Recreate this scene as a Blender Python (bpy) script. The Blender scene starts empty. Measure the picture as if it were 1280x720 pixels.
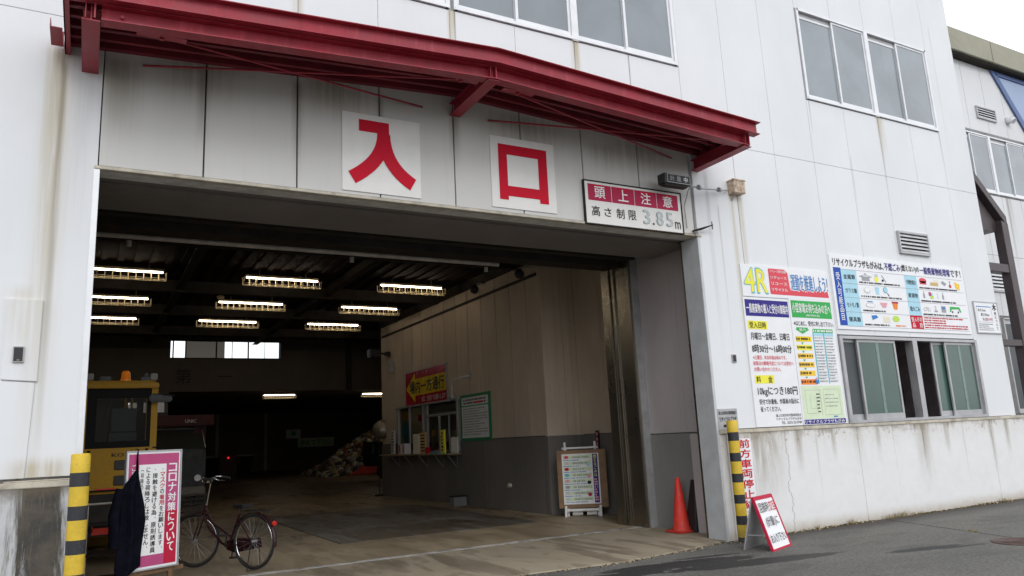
import bpy, bmesh, math, random
from mathutils import Vector, Matrix
random.seed(7)
R = math.radians
PI = math.pi
sc = bpy.context.scene
COL = sc.collection

# ------------------------------------------------------------------ camera
cam_d = bpy.data.cameras.new('camera')
cam = bpy.data.objects.new('camera', cam_d)
COL.objects.link(cam)
sc.camera = cam
YAW, PITCH, ROLL, FPX = 0.51376952, 0.19689849, -0.04961281, 948.668
_cy, _sy, _cp, _sp = math.cos(YAW), math.sin(YAW), math.cos(PITCH), math.sin(PITCH)
_f = Vector((_sy*_cp, _cy*_cp, _sp))
_r = Vector((_cy, -_sy, 0))
_u = _r.cross(_f)
_r2 = math.cos(ROLL)*_r + math.sin(ROLL)*_u
_u2 = -math.sin(ROLL)*_r + math.cos(ROLL)*_u
_M = Matrix((_r2, _u2, -_f)).transposed().to_4x4()
_M.translation = Vector((0, -8.32, 1.55))
cam.matrix_world = _M
cam_d.sensor_width = 36.0
cam_d.lens = 36.0*FPX/1280.0
cam_d.clip_end = 2000
cam_d.clip_start = 0.05

# ------------------------------------------------------------------ light
SUN_EL, SUN_AZ = R(34), R(196)          # azimuth measured from +Y, clockwise
w = bpy.data.worlds.new('World')
sc.world = w
w.use_nodes = True
nt = w.node_tree
nt.nodes.clear()
wo = nt.nodes.new('ShaderNodeOutputWorld')
bg = nt.nodes.new('ShaderNodeBackground')
bg.inputs['Strength'].default_value = 0.13
sky = nt.nodes.new('ShaderNodeTexSky')
sky.sky_type = 'NISHITA'
sky.sun_disc = False
sky.sun_elevation = SUN_EL
sky.sun_rotation = SUN_AZ
tcw = nt.nodes.new('ShaderNodeTexCoord')
nz = nt.nodes.new('ShaderNodeTexNoise')
nz.inputs['Scale'].default_value = 1.6
nz.inputs['Detail'].default_value = 5
cr = nt.nodes.new('ShaderNodeValToRGB')
cr.color_ramp.elements[0].position = 0.3
cr.color_ramp.elements[0].color = (9.6, 9.9, 10.5, 1)
cr.color_ramp.elements[1].position = 0.7
cr.color_ramp.elements[1].color = (13.4, 13.5, 13.8, 1)
mxw = nt.nodes.new('ShaderNodeMixRGB')
mxw.inputs['Fac'].default_value = 0.92      # cloud cover over the clear sky
nt.links.new(tcw.outputs['Generated'], nz.inputs['Vector'])
nt.links.new(nz.outputs['Fac'], cr.inputs['Fac'])
nt.links.new(sky.outputs['Color'], mxw.inputs['Color1'])
nt.links.new(cr.outputs['Color'], mxw.inputs['Color2'])
nt.links.new(mxw.outputs['Color'], bg.inputs['Color'])
nt.links.new(bg.outputs['Background'], wo.inputs['Surface'])

sun_d = bpy.data.lights.new('sun', 'SUN')
sun_d.energy = 0.7
sun_d.angle = R(22)
sun_d.color = (1.0, 0.985, 0.96)
sun = bpy.data.objects.new('sun', sun_d)
COL.objects.link(sun)
_sd = Vector((math.sin(SUN_AZ)*math.cos(SUN_EL), math.cos(SUN_AZ)*math.cos(SUN_EL), math.sin(SUN_EL)))
sun.rotation_euler = _sd.to_track_quat('Z', 'Y').to_euler()
sun.location = (0, -20, 30)

sc.view_settings.view_transform = 'Standard'
sc.view_settings.look = 'None'
sc.view_settings.exposure = 0.0
sc.view_settings.gamma = 1.0
sc.cycles.max_bounces = 8
sc.cycles.diffuse_bounces = 4

# ------------------------------------------------------------------ materials
class NT:
    def __init__(s, name):
        s.m = bpy.data.materials.new(name)
        s.m.use_nodes = True
        s.t = s.m.node_tree
        s.b = s.t.nodes['Principled BSDF']
        s.geo = None
    def pos(s):
        if s.geo is None:
            g = s.t.nodes.new('ShaderNodeNewGeometry')
            s.geo = g.outputs['Position']
            sp = s.t.nodes.new('ShaderNodeSeparateXYZ')
            s.t.links.new(s.geo, sp.inputs[0])
            s.X, s.Y, s.Z = sp.outputs
        return s.geo
    def put(s, sock, v):
        if isinstance(v, (int, float)):
            sock.default_value = v
        elif isinstance(v, tuple):
            sock.default_value = (*v, 1) if len(v) == 3 and sock.type == 'RGBA' else v
        else:
            s.t.links.new(v, sock)
    def mt(s, op, a, b=0.0, c=0.0, clamp=False):
        n = s.t.nodes.new('ShaderNodeMath')
        n.operation = op
        n.use_clamp = clamp
        s.put(n.inputs[0], a); s.put(n.inputs[1], b); s.put(n.inputs[2], c)
        return n.outputs[0]
    def mix(s, f, a, b, mode='MIX'):
        n = s.t.nodes.new('ShaderNodeMixRGB')
        n.blend_type = mode
        s.put(n.inputs[0], f); s.put(n.inputs[1], a); s.put(n.inputs[2], b)
        return n.outputs[0]
    def vec(s, sx, sy, sz, obj=False):
        if obj:
            tc = s.t.nodes.new('ShaderNodeTexCoord')
            p = tc.outputs['Object']
        else:
            p = s.pos()
        mp = s.t.nodes.new('ShaderNodeMapping')
        mp.inputs['Scale'].default_value = (sx, sy, sz)
        s.t.links.new(p, mp.inputs[0])
        return mp.outputs[0]
    def noise(s, v, scale=1.0, detail=4, rough=0.55, dist=0.0):
        n = s.t.nodes.new('ShaderNodeTexNoise')
        n.inputs['Scale'].default_value = scale
        n.inputs['Detail'].default_value = detail
        n.inputs['Roughness'].default_value = rough
        n.inputs['Distortion'].default_value = dist
        s.t.links.new(v, n.inputs['Vector'])
        return n.outputs['Fac']
    def step(s, v, a, b, c=0.0, d=1.0):
        n = s.t.nodes.new('ShaderNodeMapRange')
        n.interpolation_type = 'SMOOTHSTEP'
        s.put(n.inputs['Value'], v)
        s.put(n.inputs['From Min'], a); s.put(n.inputs['From Max'], b)
        s.put(n.inputs['To Min'], c); s.put(n.inputs['To Max'], d)
        return n.outputs[0]
    def bump(s, h, strength=0.2, dist=0.01):
        n = s.t.nodes.new('ShaderNodeBump')
        n.inputs['Strength'].default_value = strength
        n.inputs['Distance'].default_value = dist
        s.t.links.new(h, n.inputs['Height'])
        s.t.links.new(n.outputs[0], s.b.inputs['Normal'])
    def stain(s, x0, wd, ztop, zbot, streak, axis='X'):
        """a run-off streak: narrow in x, fading downward from ztop to zbot"""
        s.pos()
        c = s.X if axis == 'X' else s.Y
        d = s.mt('ABSOLUTE', s.mt('SUBTRACT', c, x0))
        a = s.step(d, 0.0, wd, 1.0, 0.0)
        zt = s.step(s.Z, ztop, ztop+0.14, 1.0, 0.0)
        zb = s.step(s.Z, zbot, ztop, 0.0, 1.0)
        v = s.mt('MULTIPLY', s.mt('MULTIPLY', a, zt), zb)
        return s.mt('MULTIPLY', v, streak)

def mat(name, col, rough=0.6, metal=0.0, var=0.15, scale=6.0, bump=0.0, spec=0.5, dirt=None, em=None):
    n = NT(name)
    v = n.vec(1, 1, 1, obj=True)
    f = n.noise(v, scale, 5, 0.6)
    lo = tuple(max(0, c*(1-var)) for c in col); hi = tuple(min(1, c*(1+var)) for c in col)
    c = n.mix(n.step(f, 0.3, 0.7), lo, hi)
    if dirt:
        g = n.noise(v, scale*0.45, 6, 0.7, 0.5)
        c = n.mix(n.step(g, 0.52, 0.72, 0.0, dirt[1]), c, dirt[0])
    n.put(n.b.inputs['Base Color'], c)
    n.put(n.b.inputs['Roughness'], n.step(f, 0.2, 0.8, max(0.03, rough-0.08), min(1, rough+0.08)))
    n.b.inputs['Metallic'].default_value = metal
    n.b.inputs['Specular IOR Level'].default_value = spec
    if bump:
        n.bump(n.noise(v, scale*9, 3), bump, 0.004)
    if em:
        n.b.inputs['Emission Color'].default_value = (*em[0], 1)
        n.b.inputs['Emission Strength'].default_value = em[1]
    return n.m

def wall_paint(name, base, grime, gamt, stains, bumpy=0.25, rust=()):
    n = NT(name)
    n.pos()
    oi = n.t.nodes.new('ShaderNodeObjectInfo')
    big = n.noise(n.vec(0.5, 0.5, 0.35), 1.0, 5, 0.6)
    streak = n.noise(n.vec(14, 14, 0.5), 1.0, 5, 0.65, 0.3)
    fine = n.noise(n.vec(1, 1, 1), 45.0, 3, 0.6)
    spk = n.noise(n.vec(1, 1, 1), 9.0, 6, 0.75)
    c = n.mix(n.step(big, 0.3, 0.7), tuple(v*0.93 for v in base), base)
    c = n.mix(n.mt('MULTIPLY', oi.outputs['Random'], 0.045), c, tuple(v*0.75 for v in base))
    c = n.mix(n.step(streak, 0.5, 0.8, 0.0, gamt), c, grime)
    c = n.mix(n.step(spk, 0.62, 0.75, 0.0, gamt*0.8), c, grime)
    st = n.step(streak, 0.28, 0.6, 0.25, 1.0)
    for x0, wd, zt, zb, amt, col in stains:
        m = n.stain(x0, wd, zt, zb, st)
        c = n.mix(n.mt('MULTIPLY', m, amt, clamp=True), c, col)
    n.put(n.b.inputs['Base Color'], c)
    n.b.inputs['Roughness'].default_value = 0.62
    n.b.inputs['Specular IOR Level'].default_value = 0.3
    n.bump(n.mt('ADD', fine, n.mt('MULTIPLY', big, 2.0)), bumpy, 0.004)
    return n.m

YEL = (0.42, 0.34, 0.17); BRN = (0.20, 0.16, 0.11); GRY = (0.24, 0.22, 0.19)
M = {}
M['wall'] = wall_paint('white_wall_paint', (0.775, 0.79, 0.81), (0.55, 0.53, 0.49), 0.07, [
    (-0.42, 0.20, 5.60, 0.4, 0.65, YEL), (-0.375, 0.05, 5.60, 0.5, 0.6, BRN), (-0.2, 0.16, 5.6, 3.0, 0.25, GRY), (-0.60, 0.20, 3.10, 2.2, 0.35, YEL), (-0.35, 0.34, 1.50, 1.0, 0.8, YEL),
    (1.95, 0.10, 7.25, 5.9, 0.8, YEL), (3.97, 0.08, 7.22, 5.9, 1.0, YEL), (4.02, 0.02, 7.22, 6.0, 1.0, GRY),
    (5.95, 0.11, 7.22, 5.9, 0.95, YEL), (5.94, 0.025, 7.22, 6.2, 0.9, GRY), (6.92, 0.03, 7.22, 6.0, 0.6, GRY),
    (8.76, 0.09, 5.15, 1.0, 0.55, YEL), (8.93, 0.11, 5.15, 2.2, 0.5, YEL), (8.25, 0.06, 5.4, 2.2, 0.5, GRY), (8.45, 0.03, 4.9, 2.0, 0.45, GRY),
    (12.82, 0.05, 7.20, 5.5, 0.9, BRN), (12.87, 0.16, 7.20, 6.2, 0.6, YEL), (10.92, 0.03, 7.2, 6.4, 0.6, GRY),
    (14.74, 0.03, 7.2, 6.2, 0.5, GRY), (11.86, 0.025, 6.2, 4.8, 0.35, GRY), (15.0, 0.04, 9.5, 6.0, 0.25, GRY)])
M['lintel'] = wall_paint('weathered_shaded_lintel_paint', (0.64, 0.635, 0.615), (0.42, 0.40, 0.35), 0.16, [
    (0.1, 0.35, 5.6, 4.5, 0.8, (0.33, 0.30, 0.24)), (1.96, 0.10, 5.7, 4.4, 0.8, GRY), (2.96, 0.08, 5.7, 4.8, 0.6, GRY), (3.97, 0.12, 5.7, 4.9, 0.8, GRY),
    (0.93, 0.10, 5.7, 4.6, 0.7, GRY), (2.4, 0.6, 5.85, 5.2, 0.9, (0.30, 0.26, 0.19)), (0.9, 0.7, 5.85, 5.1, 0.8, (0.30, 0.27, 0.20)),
    (5.0, 0.9, 5.8, 5.1, 0.7, (0.31, 0.28, 0.22)), (7.0, 0.9, 5.7, 5.0, 0.7, (0.32, 0.29, 0.23)),  # broad brown tones near the top: dirt plus painted canopy shade
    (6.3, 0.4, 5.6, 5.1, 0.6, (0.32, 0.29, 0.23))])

def plinth_mat(name, base, left):
    n = NT(name); n.pos()
    streak = n.noise(n.vec(7, 7, 0.9), 1.0, 7, 0.72, 0.6)
    fines = n.noise(n.vec(28, 28, 3.0), 1.0, 5, 0.7)
    blot = n.noise(n.vec(1, 1, 1), 3.0, 7, 0.75, 0.4)
    c = n.mix(n.step(blot, 0.35, 0.7), base, tuple(v*(0.85 if left else 0.94) for v in base))
    if left:
        # broad black algae run in the middle, peeling white streaks either side
        d = n.mt('ABSOLUTE', n.mt('SUBTRACT', n.X, -0.31))
        band = n.step(n.mt('ADD', d, n.mt('MULTIPLY', n.mt('SUBTRACT', streak, 0.5), 0.5)), 0.13, 0.22, 1.0, 0.0)
        dark = n.mix(n.step(blot, 0.4, 0.65), (0.022, 0.018, 0.013), (0.075, 0.060, 0.042))
        c = n.mix(n.mt('MULTIPLY', band, 0.95), c, dark)
        c = n.mix(n.step(fines, 0.56, 0.68, 0.0, 0.6), c, (0.13, 0.11, 0.085))
        c = n.mix(n.step(n.mt('ADD', n.Z, n.mt('MULTIPLY', blot, 0.2)), 1.30, 1.42, 0.0, 0.7), c, (0.13, 0.105, 0.07))
    else:
        e = n.mt('ADD', n.mt('ADD', n.Z, n.mt('MULTIPLY', fines, 0.42)), n.mt('MULTIPLY', n.mt('SUBTRACT', n.noise(n.vec(1.3, 1, 4), 1.0, 3), 0.5), 0.6))
        spk = n.step(n.noise(n.vec(18, 18, 12), 1.0, 4, 0.7), 0.60, 0.66)
        c = n.mix(n.mt('MULTIPLY', spk, n.step(n.mt('ADD', n.Z, n.mt('MULTIPLY', streak, 0.5)), 1.35, 1.8)), c, (0.16, 0.10, 0.065))
        c = n.mix(n.step(e, 1.60, 1.80, 0.0, 0.85), c, (0.15, 0.105, 0.07))
        c = n.mix(n.step(n.mt('ADD', n.Z, n.mt('MULTIPLY', streak, 0.5)), 1.25, 1.95, 0.0, 0.30), c, (0.42, 0.37, 0.28))
        st = n.step(streak, 0.35, 0.6, 0.3, 1.0)
        for x0, wd, zt, zb, a in ((9.6, 0.12, 1.5, 0.7, 0.8), (10.4, 0.08, 1.5, 0.9, 0.8), (11.5, 0.10, 1.5, 0.8, 0.8), (13.4, 0.10, 1.5, 0.8, 0.8), (15.3, 0.12, 1.5, 0.6, 0.8), (12.72, 0.30, 1.5, 0.1, 0.7), (12.70, 0.05, 1.5, 0.5, 1.0), (11.0, 0.2, 1.5, 0.6, 0.4), (14.78, 0.12, 1.5, 0.2, 0.6),
                                  (10.0, 0.03, 1.3, 0.2, 0.35), (11.9, 0.02, 1.4, 0.1, 0.4), (13.9, 0.03, 1.4, 0.2, 0.4), (8.8, 0.65, 1.5, 0.2, 0.85), (8.15, 0.25, 1.45, -0.6, 0.6)):
            c = n.mix(n.mt('MULTIPLY', n.stain(x0, wd, zt, zb, st), a), c, (0.27, 0.23, 0.17))
        low = n.step(n.mt('ADD', n.Z, n.mt('MULTIPLY', blot, 0.25)), 0.10, 0.34, 1.0, 0.0)
        c = n.mix(n.mt('MULTIPLY', low, 0.65), c, (0.36, 0.29, 0.19))
        # hairline cracks
        cx = n.mt('ABSOLUTE', n.mt('SUBTRACT', n.mt('SUBTRACT', n.X, 9.05), n.mt('MULTIPLY', n.noise(n.vec(0, 0, 2.2), 1.0, 5, 0.7), 0.55)))
        c = n.mix(n.step(cx, 0.003, 0.012, 0.6, 0.0), c, (0.20, 0.17, 0.13))
    n.put(n.b.inputs['Base Color'], c)
    n.b.inputs['Roughness'].default_value = 0.8
    n.bump(n.mt('ADD', fines, blot), 0.4, 0.006)
    return n.m
M['plinth_r'] = plinth_mat('stained_plinth_paint', (0.76, 0.76, 0.76), False)
M['plinth_l'] = plinth_mat('algae_plinth_concrete', (0.55, 0.56, 0.57), True)

def asphalt():
    n = NT('asphalt'); n.pos()
    a = n.noise(n.vec(1, 1, 1), 90, 3, 0.6)
    g = n.noise(n.vec(1, 1, 1), 210, 2, 0.6)
    md = n.noise(n.vec(1, 1, 1), 26, 6, 0.8)
    pt = n.noise(n.vec(0.35, 1.1, 1), 1.7, 5, 0.7, 0.6)
    b = n.noise(n.vec(0.5, 0.9, 1), 1.0, 6, 0.65, 0.5)
    c = n.mix(n.step(b, 0.3, 0.7), (0.115, 0.114, 0.104), (0.175, 0.170, 0.152))
    c = n.mix(n.step(md, 0.48, 0.60, 0.0, 0.62), c, (0.060, 0.058, 0.053))
    c = n.mix(n.step(md, 0.47, 0.38, 0.0, 0.55), c, (0.27, 0.26, 0.235))
    c = n.mix(n.step(pt, 0.52, 0.62, 0.0, 0.45), c, (0.075, 0.071, 0.062))
    c = n.mix(n.step(a, 0.45, 0.75, 0.0, 0.6), c, (0.20, 0.195, 0.18))
    c = n.mix(n.step(g, 0.55, 0.75, 0.0, 0.55), c, (0.035, 0.035, 0.035))
    # moss and grit against the wall
    e = n.mt('ADD', n.Y, n.mt('MULTIPLY', n.mt('SUBTRACT', b, 0.5), 0.9))
    side = n.step(n.X, 8.0, 8.6)
    c = n.mix(n.mt('MULTIPLY', n.step(e, -0.7, -0.05, 0.0, 0.8), side), c, (0.045, 0.035, 0.032))
    # two long cracks
    for (x1, y1, x2, y2) in ((11.2, -0.45, 10.3, -3.1), (7.0, -6.5, 16.0, -5.2)):
        L = math.hypot(x2-x1, y2-y1); nx, ny = (y2-y1)/L, -(x2-x1)/L
        d = n.mt('ADD', n.mt('MULTIPLY', n.mt('SUBTRACT', n.X, x1), nx), n.mt('MULTIPLY', n.mt('SUBTRACT', n.Y, y1), ny))
        d = n.mt('ADD', d, n.mt('MULTIPLY', n.mt('SUBTRACT', n.noise(n.vec(1, 1, 1), 3.0, 4, 0.7), 0.5), 0.10))
        c = n.mix(n.step(n.mt('ABSOLUTE', d), 0.008, 0.03, 0.85, 0.0), c, (0.02, 0.02, 0.018))
    # damp patches: (x, y, rx, ry)
    wet = None
    for (x, y, rx, ry) in ((9.05, -2.22, 0.55, 0.11), (9.5, -2.42, 0.4, 0.04), (6.3, -0.95, 1.0, 0.22), (7.0, -1.45, 1.2, 0.20), (5.2, -1.0, 0.8, 0.16), (6.9, -0.75, 0.5, 0.05), (4.3, -1.3, 0.8, 0.08)):
        q = n.mt('ADD', n.mt('POWER', n.mt('DIVIDE', n.mt('ABSOLUTE', n.mt('SUBTRACT', n.X, x)), rx), 2.0),
                 n.mt('POWER', n.mt('DIVIDE', n.mt('ABSOLUTE', n.mt('SUBTRACT', n.mt('ADD', n.Y, n.mt('MULTIPLY', n.mt('SUBTRACT', n.X, x), 0.18)), y)), ry), 2.0))
        q = n.mt('ADD', q, n.mt('MULTIPLY', n.mt('SUBTRACT', n.noise(n.vec(1, 2, 1), 5.0, 5, 0.7), 0.5), 2.2))
        k = n.step(q, 0.92, 1.06, 1.0, 0.0)
        wet = k if wet is None else n.mt('MAXIMUM', wet, k)
    c = n.mix(n.mt('MULTIPLY', wet, 0.88), c, (0.022, 0.022, 0.023))
    n.put(n.b.inputs['Base Color'], c)
    n.put(n.b.inputs['Roughness'], n.mt('SUBTRACT', 0.85, n.mt('MULTIPLY', wet, 0.25)))
    n.b.inputs['Specular IOR Level'].default_value = 0.3
    n.bump(n.mt('ADD', n.mt('ADD', a, g), md), 0.9, 0.006)
    return n.m
M['asphalt'] = asphalt()

def floor_mat(name, lo, hi, streak_amt, rough=0.6):
    n = NT(name); n.pos()
    b = n.noise(n.vec(0.6, 0.35, 1), 1.2, 7, 0.68, 0.6)
    s = n.noise(n.vec(1.9, 0.30, 1), 1.0, 5, 0.55, 0.25)
    s2 = n.noise(n.vec(1.4, 0.45, 1), 2.1, 4, 0.55, 0.2)
    f = n.noise(n.vec(1, 1, 1), 70, 3, 0.6)
    c = n.mix(n.step(b, 0.3, 0.72), lo, hi)
    c = n.mix(n.step(s, 0.52, 0.575, 0.0, streak_amt), c, (0.095, 0.070, 0.040))
    c = n.mix(n.step(s2, 0.545, 0.60, 0.0, streak_amt*0.8), c, (0.12, 0.092, 0.058))
    c = n.mix(n.step(f, 0.55, 0.8, 0.0, 0.25), c, tuple(v*0.5 for v in lo))
    # iron-red and oil traces further in
    r = n.noise(n.vec(1.4, 0.6, 1), 1.0, 6, 0.7, 1.0)
    c = n.mix(n.mt('MULTIPLY', n.step(r, 0.53, 0.60, 0.0, 0.7), n.step(n.Y, 4.0, 6.0)), c, (0.06, 0.026, 0.018))
    n.put(n.b.inputs['Base Color'], c)
    n.put(n.b.inputs['Roughness'], n.step(b, 0.3, 0.7, rough-0.15, rough+0.1))
    n.b.inputs['Specular IOR Level'].default_value = 0.4
    n.bump(n.mt('ADD', f, b), 0.25, 0.004)
    return n.m
M['floor'] = floor_mat('worn_concrete_floor', (0.30, 0.235, 0.155), (0.43, 0.345, 0.235), 0.32, 0.5)
M['apron'] = floor_mat('apron_concrete', (0.28, 0.235, 0.165), (0.385, 0.33, 0.245), 0.50, 0.75)
M['scale'] = floor_mat('weigh_plate_concrete', (0.13, 0.122, 0.11), (0.23, 0.215, 0.195), 0.7, 0.55)

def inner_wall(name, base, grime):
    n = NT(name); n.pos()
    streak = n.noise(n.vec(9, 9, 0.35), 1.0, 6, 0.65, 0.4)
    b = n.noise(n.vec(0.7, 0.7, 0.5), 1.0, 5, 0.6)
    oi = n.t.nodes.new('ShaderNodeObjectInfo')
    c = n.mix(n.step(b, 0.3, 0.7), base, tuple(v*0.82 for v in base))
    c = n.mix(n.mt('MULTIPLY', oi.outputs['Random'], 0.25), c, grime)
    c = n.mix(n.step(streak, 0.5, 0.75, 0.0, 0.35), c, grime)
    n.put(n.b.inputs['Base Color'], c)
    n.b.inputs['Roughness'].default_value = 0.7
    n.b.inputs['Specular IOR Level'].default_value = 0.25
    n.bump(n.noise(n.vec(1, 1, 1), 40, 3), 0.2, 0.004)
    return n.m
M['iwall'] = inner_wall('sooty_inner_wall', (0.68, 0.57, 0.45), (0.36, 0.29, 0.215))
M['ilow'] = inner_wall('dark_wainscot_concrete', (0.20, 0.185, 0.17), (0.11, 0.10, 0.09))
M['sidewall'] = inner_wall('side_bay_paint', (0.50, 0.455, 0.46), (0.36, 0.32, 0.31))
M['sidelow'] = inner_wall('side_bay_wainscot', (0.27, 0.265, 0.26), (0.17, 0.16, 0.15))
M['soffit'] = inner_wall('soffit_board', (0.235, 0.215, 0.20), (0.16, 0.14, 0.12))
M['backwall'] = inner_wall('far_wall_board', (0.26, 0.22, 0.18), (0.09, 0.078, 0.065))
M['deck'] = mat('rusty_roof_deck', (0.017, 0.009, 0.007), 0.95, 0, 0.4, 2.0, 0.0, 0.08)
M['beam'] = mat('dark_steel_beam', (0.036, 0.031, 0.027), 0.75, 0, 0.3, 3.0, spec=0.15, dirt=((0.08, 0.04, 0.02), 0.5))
M['pipe'] = mat('galvanised_pipe', (0.50, 0.46, 0.42), 0.5, 0.1, 0.2, 5)
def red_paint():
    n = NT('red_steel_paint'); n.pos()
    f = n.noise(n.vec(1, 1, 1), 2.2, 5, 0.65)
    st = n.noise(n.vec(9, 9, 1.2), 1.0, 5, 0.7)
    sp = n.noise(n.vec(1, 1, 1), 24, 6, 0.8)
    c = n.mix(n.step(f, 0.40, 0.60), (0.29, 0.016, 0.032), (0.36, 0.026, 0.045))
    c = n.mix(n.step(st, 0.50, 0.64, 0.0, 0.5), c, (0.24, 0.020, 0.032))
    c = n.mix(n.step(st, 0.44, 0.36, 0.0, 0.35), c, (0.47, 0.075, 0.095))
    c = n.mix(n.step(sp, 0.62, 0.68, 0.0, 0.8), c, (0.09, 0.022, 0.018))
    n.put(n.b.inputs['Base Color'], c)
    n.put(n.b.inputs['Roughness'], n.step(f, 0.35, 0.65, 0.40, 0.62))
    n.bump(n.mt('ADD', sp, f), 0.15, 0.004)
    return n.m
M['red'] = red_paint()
M['redpur'] = mat('shaded_red_purlin', (0.20, 0.016, 0.028), 0.6, 0, 0.2, 3.0)  # canopy red darkened to paint in the shade below the roof
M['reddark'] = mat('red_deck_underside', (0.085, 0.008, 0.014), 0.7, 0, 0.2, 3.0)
M['alu'] = mat('aluminium_frame', (0.72, 0.73, 0.75), 0.42, 0.35, 0.06, 4)
M['alud'] = mat('dull_aluminium', (0.42, 0.42, 0.43), 0.42, 0.45, 0.12, 4)
M['jamb'] = mat('grey_jamb_paint', (0.52, 0.54, 0.56), 0.45, 0.1, 0.08, 4, dirt=((0.35, 0.33, 0.3), 0.3))
M['dark'] = mat('dark_gap', (0.03, 0.028, 0.026), 0.8)
M['joint'] = mat('joint_sealant', (0.62, 0.61, 0.59), 0.8)
M['jointd'] = mat('dark_joint', (0.12, 0.11, 0.10), 0.8)
M['room'] = mat('dim_office_lining', (0.55, 0.49, 0.50), 0.8)
M['black'] = mat('black_plastic', (0.018, 0.018, 0.020), 0.45)
M['rubber'] = mat('tyre_rubber', (0.016, 0.016, 0.017), 0.75)
M['chrome'] = mat('chrome', (0.75, 0.75, 0.75), 0.18, 1.0, 0.05)
M['steel'] = mat('stainless_sheet', (0.27, 0.245, 0.205), 0.28, 0.9, 0.15, 0.8, dirt=((0.30, 0.26, 0.2), 0.4))
M['white'] = mat('white_paint', (0.80, 0.80, 0.79), 0.5, 0, 0.03, 5)
M['board'] = mat('white_sign_board', (0.80, 0.81, 0.83), 0.38, 0, 0.03, 3)
M['kanjiboard'] = mat('aged_sign_board', (0.76, 0.75, 0.73), 0.42, 0, 0.04, 3, dirt=((0.5, 0.49, 0.45), 0.2))
M['yel'] = mat('yellow_paint', (0.74, 0.50, 0.035), 0.42, 0, 0.10, 6, dirt=((0.40, 0.26, 0.04), 0.4))
M['blk'] = mat('black_band_paint', (0.022, 0.023, 0.028), 0.45, 0, 0.2, 6)
M['cone'] = mat('red_cone_plastic', (0.80, 0.045, 0.025), 0.4, 0, 0.08, 6)
M['wood'] = mat('weathered_wood', (0.16, 0.09, 0.045), 0.7, 0, 0.3, 9, 0.3)
M['ply'] = mat('brown_plywood', (0.24, 0.14, 0.07), 0.6, 0, 0.2, 5, 0.1)
M['rustbox'] = mat('rusted_cream_box', (0.50, 0.40, 0.30), 0.6, 0, 0.3, 20, 0.3, dirt=((0.15, 0.045, 0.022), 1.0))
M['annex'] = wall_paint('annex_wall_paint', (0.72, 0.73, 0.745), (0.45, 0.43, 0.4), 0.15, [(22.9, 0.1, 7.7, 5.0, 0.7, GRY), (23.0, 0.25, 7.7, 6.0, 0.4, GRY)])
M['eave'] = mat('olive_eave_sheet', (0.30, 0.29, 0.215), 0.55, 0, 0.1, 1.5, dirt=((0.18, 0.17, 0.12), 0.4))
M['bluepan'] = mat('pale_blue_gable', (0.33, 0.42, 0.60), 0.6, 0, 0.06, 1)
M['bluetrim'] = mat('blue_gable_trim', (0.07, 0.12, 0.28), 0.5)
M['brown'] = mat('dark_brown_frame', (0.060, 0.045, 0.048), 0.45, 0.2, 0.15, 3)
M['loader'] = mat('loader_yellow', (0.42, 0.23, 0.018), 0.5, 0, 0.2, 3, dirt=((0.14, 0.08, 0.03), 0.6))
M['lampbody'] = mat('cream_lamp_housing', (0.35, 0.32, 0.26), 0.5)
M['guard'] = mat('yellowed_wire_guard', (0.75, 0.62, 0.38), 0.45)
M['tube'] = mat('fluorescent_tube', (0.9, 0.9, 0.9), 0.5, em=((1.0, 0.86, 0.66), 21.0))
M['amber'] = mat('amber_beacon', (0.75, 0.18, 0.01), 0.25, 0, 0.1, em=((1.0, 0.28, 0.02), 0.12))
M['redlamp'] = mat('red_pilot_lamp', (0.8, 0.02, 0.02), 0.3, em=((1, 0.03, 0.02), 0.8))
M['truckred'] = mat('faded_truck_red', (0.06, 0.006, 0.008), 0.6)
M['truckblue'] = mat('dark_teal_truck', (0.012, 0.035, 0.045), 0.3)
M['cloth'] = mat('navy_black_cloth', (0.006, 0.0065, 0.012), 0.95, 0, 0.3, 10, 0, 0.05)
M['bikered'] = mat('maroon_frame_paint', (0.035, 0.008, 0.010), 0.3, 0.1)
M['iron'] = mat('rusty_manhole_iron', (0.11, 0.07, 0.062), 0.6, 0.3, 0.3, 12, 0.3)
M['weed'] = mat('dry_weed', (0.22, 0.17, 0.06), 0.8, 0, 0.5, 20)
M['moss'] = mat('brown_moss', (0.075, 0.06, 0.025), 0.95, 0, 0.5, 20)
M['ledge'] = mat('cream_ledge', (0.50, 0.46, 0.38), 0.7, 0, 0.2, 5, 0.3, dirt=((0.20, 0.15, 0.09), 0.7))
# inks
INK = {}
for k, c in dict(red=(0.56, 0.006, 0.028), black=(0.025, 0.022, 0.025), white=(0.85, 0.85, 0.85), navy=(0.045, 0.035, 0.24), yellow=(0.86, 0.80, 0.08),
                 green=(0.05, 0.42, 0.10), blue=(0.05, 0.22, 0.55), pink=(0.50, 0.085, 0.22), crimson=(0.50, 0.018, 0.055), sky=(0.42, 0.68, 0.80),
                 coral=(0.72, 0.09, 0.12), wine=(0.42, 0.025, 0.08), lime=(0.50, 0.72, 0.12), orange=(0.85, 0.26, 0.05), amber=(0.88, 0.58, 0.08),
                 palegreen=(0.66, 0.76, 0.55), teal=(0.12, 0.48, 0.58), grey=(0.35, 0.36, 0.37), silver=(0.54, 0.60, 0.60), numeral=(0.26, 0.31, 0.32), tan=(0.62, 0.42, 0.18),
                 rosy=(0.75, 0.38, 0.42), bright_blue=(0.03, 0.09, 0.42), gold=(0.82, 0.60, 0.02), lightgrey=(0.6, 0.61, 0.62), cream=(0.78, 0.74, 0.62)).items():
    INK[k] = mat(k+'_ink', c, 0.6, 0, 0.04, 4, 0, 0.18)

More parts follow.
